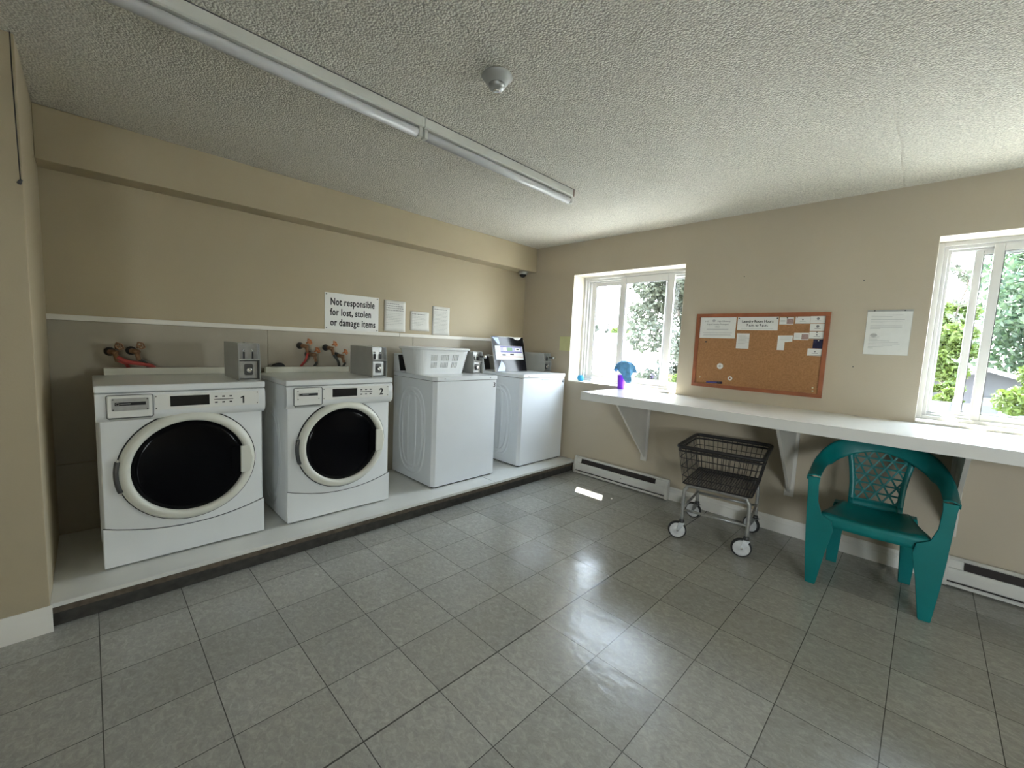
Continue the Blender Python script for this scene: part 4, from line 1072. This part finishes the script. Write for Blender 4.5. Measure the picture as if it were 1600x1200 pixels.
obj('camera_base', lathe(BM(), [(.052, 0), (.054, -.010), (.052, -.030), (.046, -.034)], (0, 0, 0), 'z', 28), 'silver', d, True)
obj('camera_dome', lathe(BM(), [(.040 * math.cos(t_), -.032 - .036 * math.sin(t_)) for t_ in np.linspace(0, 1.5, 9)] + [(.0005, -.068)], (0, 0, 0), 'z', 28), 'display', d, True)
c = thing('pull_cord', 'thin dark cord hanging down at the near left wall corner', 'cord', (-2.592, -.168, 1.880))
obj('cord', tube(BM(), [(0, .002, .01), (.002, 0, .20), (0, -.002, .42), (0, -.001, .549)], .0018, 6), 'black', c, True)
obj('cord_weight', tube(BM(), [(-.004, .004, .012), (.004, -.002, -.004)], [.005, .007], 10), 'darkmetal', c, True)

# ------------------------------------------------------------------ outside
GZ = -1.5
struct(obj('ground', bx(-90, 90, -90, 140, GZ - .1, GZ), 'ground'))
def leaves(name, par, m, clumps, n, size, seed):
    rs = np.random.RandomState(seed); cl = np.array(clumps, float)
    wts = cl[:, 3] ** 2; wts /= wts.sum(); idx = rs.choice(len(cl), n, p=wts)
    d = rs.normal(size=(n, 3)); d /= np.linalg.norm(d, axis=1)[:, None]
    rad = rs.uniform(.35, 1, n) ** .5
    c = cl[idx, :3] + d * (rad * cl[idx, 3])[:, None] * np.array([1, 1, .8])
    u = rs.normal(size=(n, 3)); u /= np.linalg.norm(u, axis=1)[:, None]
    v = np.cross(u, rs.normal(size=(n, 3))); v /= np.linalg.norm(v, axis=1)[:, None]
    s = size * rs.uniform(.6, 1.3, n)[:, None]
    P = np.stack([c - u * s, c - v * s * .45, c + u * s, c + v * s * .45], 1).reshape(-1, 3)
    me = bpy.data.meshes.new(name); me.from_pydata(P.tolist(), [], (np.arange(n * 4).reshape(-1, 4)).tolist()); me.materials.append(M[m])
    o = bpy.data.objects.new(name, me); COL.objects.link(o); o.parent = par
    return o
def tree(x, y, zc, R, H, m, label, n=5000, size=.09, seed=1, nm='tree', spread=16, base=GZ):
    r = thing(nm, label, 'tree', (x, y, base)); rs = random.Random(seed)
    cz = zc - base; cl = []
    for k in range(spread):
        a = rs.uniform(0, 2 * PI); q = rs.uniform(.15, .85) * R; h = rs.uniform(-.5, .5) * H
        q *= math.sqrt(max(.1, 1 - (2 * h / H) ** 2 * .8))
        cl.append((q * math.cos(a), q * math.sin(a), cz + h, R * rs.uniform(.22, .42)))
    leaves('foliage', r, m, cl, n, size, seed)
    bm = BM(); tube(bm, [(0, 0, 0), (.05, 0, cz * .6), (0, 0, cz + H * .3)], [R * .09, R * .07, R * .02], 10)
    for c_ in cl[:10]: tube(bm, [(0, 0, max(.3, c_[2] - R * .5)), (c_[0] * .5, c_[1] * .5, c_[2] - R * .15), c_[:3]], [R * .03, R * .02, R * .006], 6)
    obj('trunk', bm, 'bark', r, True)
    return r
def conifer(x, y, top, R, m, label, n, size, seed, base=GZ):
    r = thing('conifer_tree', label, 'tree', (x, y, base)); cl = []; rs = random.Random(seed); H = top - base
    for k in range(14):
        t = k / 13; rad = R * (1 - t) + .05
        for j in range(max(2, int(7 * (1 - t)) + 1)):
            a = rs.uniform(0, 2 * PI); cl.append((rad * .6 * math.cos(a), rad * .6 * math.sin(a), H * (.25 + .75 * t), rad * .42 + .06))
    leaves('foliage', r, m, cl, n, size, seed)
    obj('trunk', tube(BM(), [(0, 0, 0), (0, 0, H * .97)], [R * .1, .03], 8), 'bark', r, True)
# tree seen through the right half of the first window
tree(-4.20, 10.0, 2.35, 1.45, 5.0, 'leafgrey', 'grey-green tree filling the right half of the first window', 32000, .065, 5, spread=64)
tree(-3.10, 7.6, .45, .62, 1.5, 'leafyel', 'yellow-green shrub low behind the right side of first window', 4000, .08, 9, nm='shrub', spread=14)
conifer(-37.8, 60, 5.6, 1.3, 'leaffar', 'small distant pointed conifer in the left pane of first window', 1600, .28, 3)
tree(-41.3, 60, 4.0, 1.6, 2.2, 'leaffar', 'low distant dark tree at the left edge of first window', 1200, .28, 11, spread=12)
tree(-34.5, 58, 3.9, 1.5, 1.8, 'leafyel', 'low distant light green tree beside the centre stile of first window', 1200, .26, 12, spread=10)
# trees seen through the second window
tree(4.0, 24, 2.7, 4.0, 7.8, 'leafdeep', 'large blue-green tree filling the right window', 42000, .13, 21, spread=110)
tree(.22, 14.2, 1.85, .72, 1.5, 'leafyel', 'yellow-green tree in the narrow left pane of right window', 12000, .07, 22, spread=40)
tree(.33, 13.0, .52, .36, .75, 'leafyel', 'low round yellow-green bush below the garage roof in the left pane', 5000, .06, 25, nm='shrub', spread=24)
tree(1.38, 9.2, .70, .62, 1.7, 'leafyel', 'bright yellow-green bush at the right edge low in right window', 9000, .05, 23, nm='shrub', spread=36)
br = thing('bare_tree', 'thin grey branch with sparse leaves high in the left pane of right window', 'tree', (.17, 8.4, GZ))
BZ = 4.10
leaves('foliage', br, 'leafgrey', [(.02, 0, BZ, .12), (-.1, 0, BZ + .06, .10), (.1, 0, BZ - .12, .09), (.06, 0, BZ - .42, .10), (.02, 0, BZ - .62, .08)], 150, .05, 24)
obj('twig', tube(BM(), smoothpath([(-.95, .1, BZ - .1), (-.4, 0, BZ + .12), (0, 0, BZ), (.10, 0, BZ - .15), (.06, 0, BZ - .4), (.02, 0, BZ - .65)], 4), .010, 6), 'bark', br, True)
obj('trunk', tube(BM(), [(-1.0, .1, 0), (-.95, .1, BZ), (-.95, .1, BZ + .5)], [.09, .05, .02], 10), 'bark', br, True)
# garage
g = thing('garage', 'low grey garage with pale gable roof seen through the right window', 'building', (.75, 17.4, GZ))
obj('wall', prism(BM(), [(-1.25, 0), (1.5, 0), (1.5, 2.30), (.33, 2.66), (-1.25, 2.22)], 'y', -1.4, 2.6), 'siding', g)
obj('garage_door', bx(.18, 1.15, -1.44, -1.4, 0, 2.02), 'gdoor', g)
obj('roof', prism(BM(), [(-1.6, 2.21), (.33, 2.78), (1.9, 2.27), (1.9, 2.17), (.33, 2.67), (-1.6, 2.11)], 'y', -1.75, 2.9), 'roofpale', g)
fn = thing('fence', 'low grey board fence beyond the yellow-green tree in right window', 'fence', (-.2, 12.3, GZ))
for k in range(4): obj('fence_board', bx(-1.2 + k * .62, -1.2 + k * .62 + .58, -.02, .02, 0, 2.06), 'fence', fn)
for k in range(5): obj('fence_post', bx(-1.24 + k * .62, -1.20 + k * .62, -.04, .04, 0, 2.12), 'whitewall', fn)
# long white building and small red-roofed shed seen through the first window
wb_ = thing('long_building', 'long low white building across the yard behind the first window', 'building', (-26, 34, GZ))
obj('wall', bx(-14, 17, 0, 8, 0, 4.05), 'whitewall', wb_); obj('parapet', bx(-14.1, 17.1, -.1, 8.1, 4.05, 4.2), 'whitewall', wb_)
sh = thing('shed', 'small white shed with red gable roof low in the left pane', 'shed', (-8.06, 12.2, GZ))
obj('wall', bx(-.30, .30, -.3, .3, 0, 1.95), 'whitewall', sh)
obj('roof', prism(BM(), [(-.36, 1.90), (0, 2.20), (.36, 1.90)], 'y', -.36, .36), 'roofred', sh)
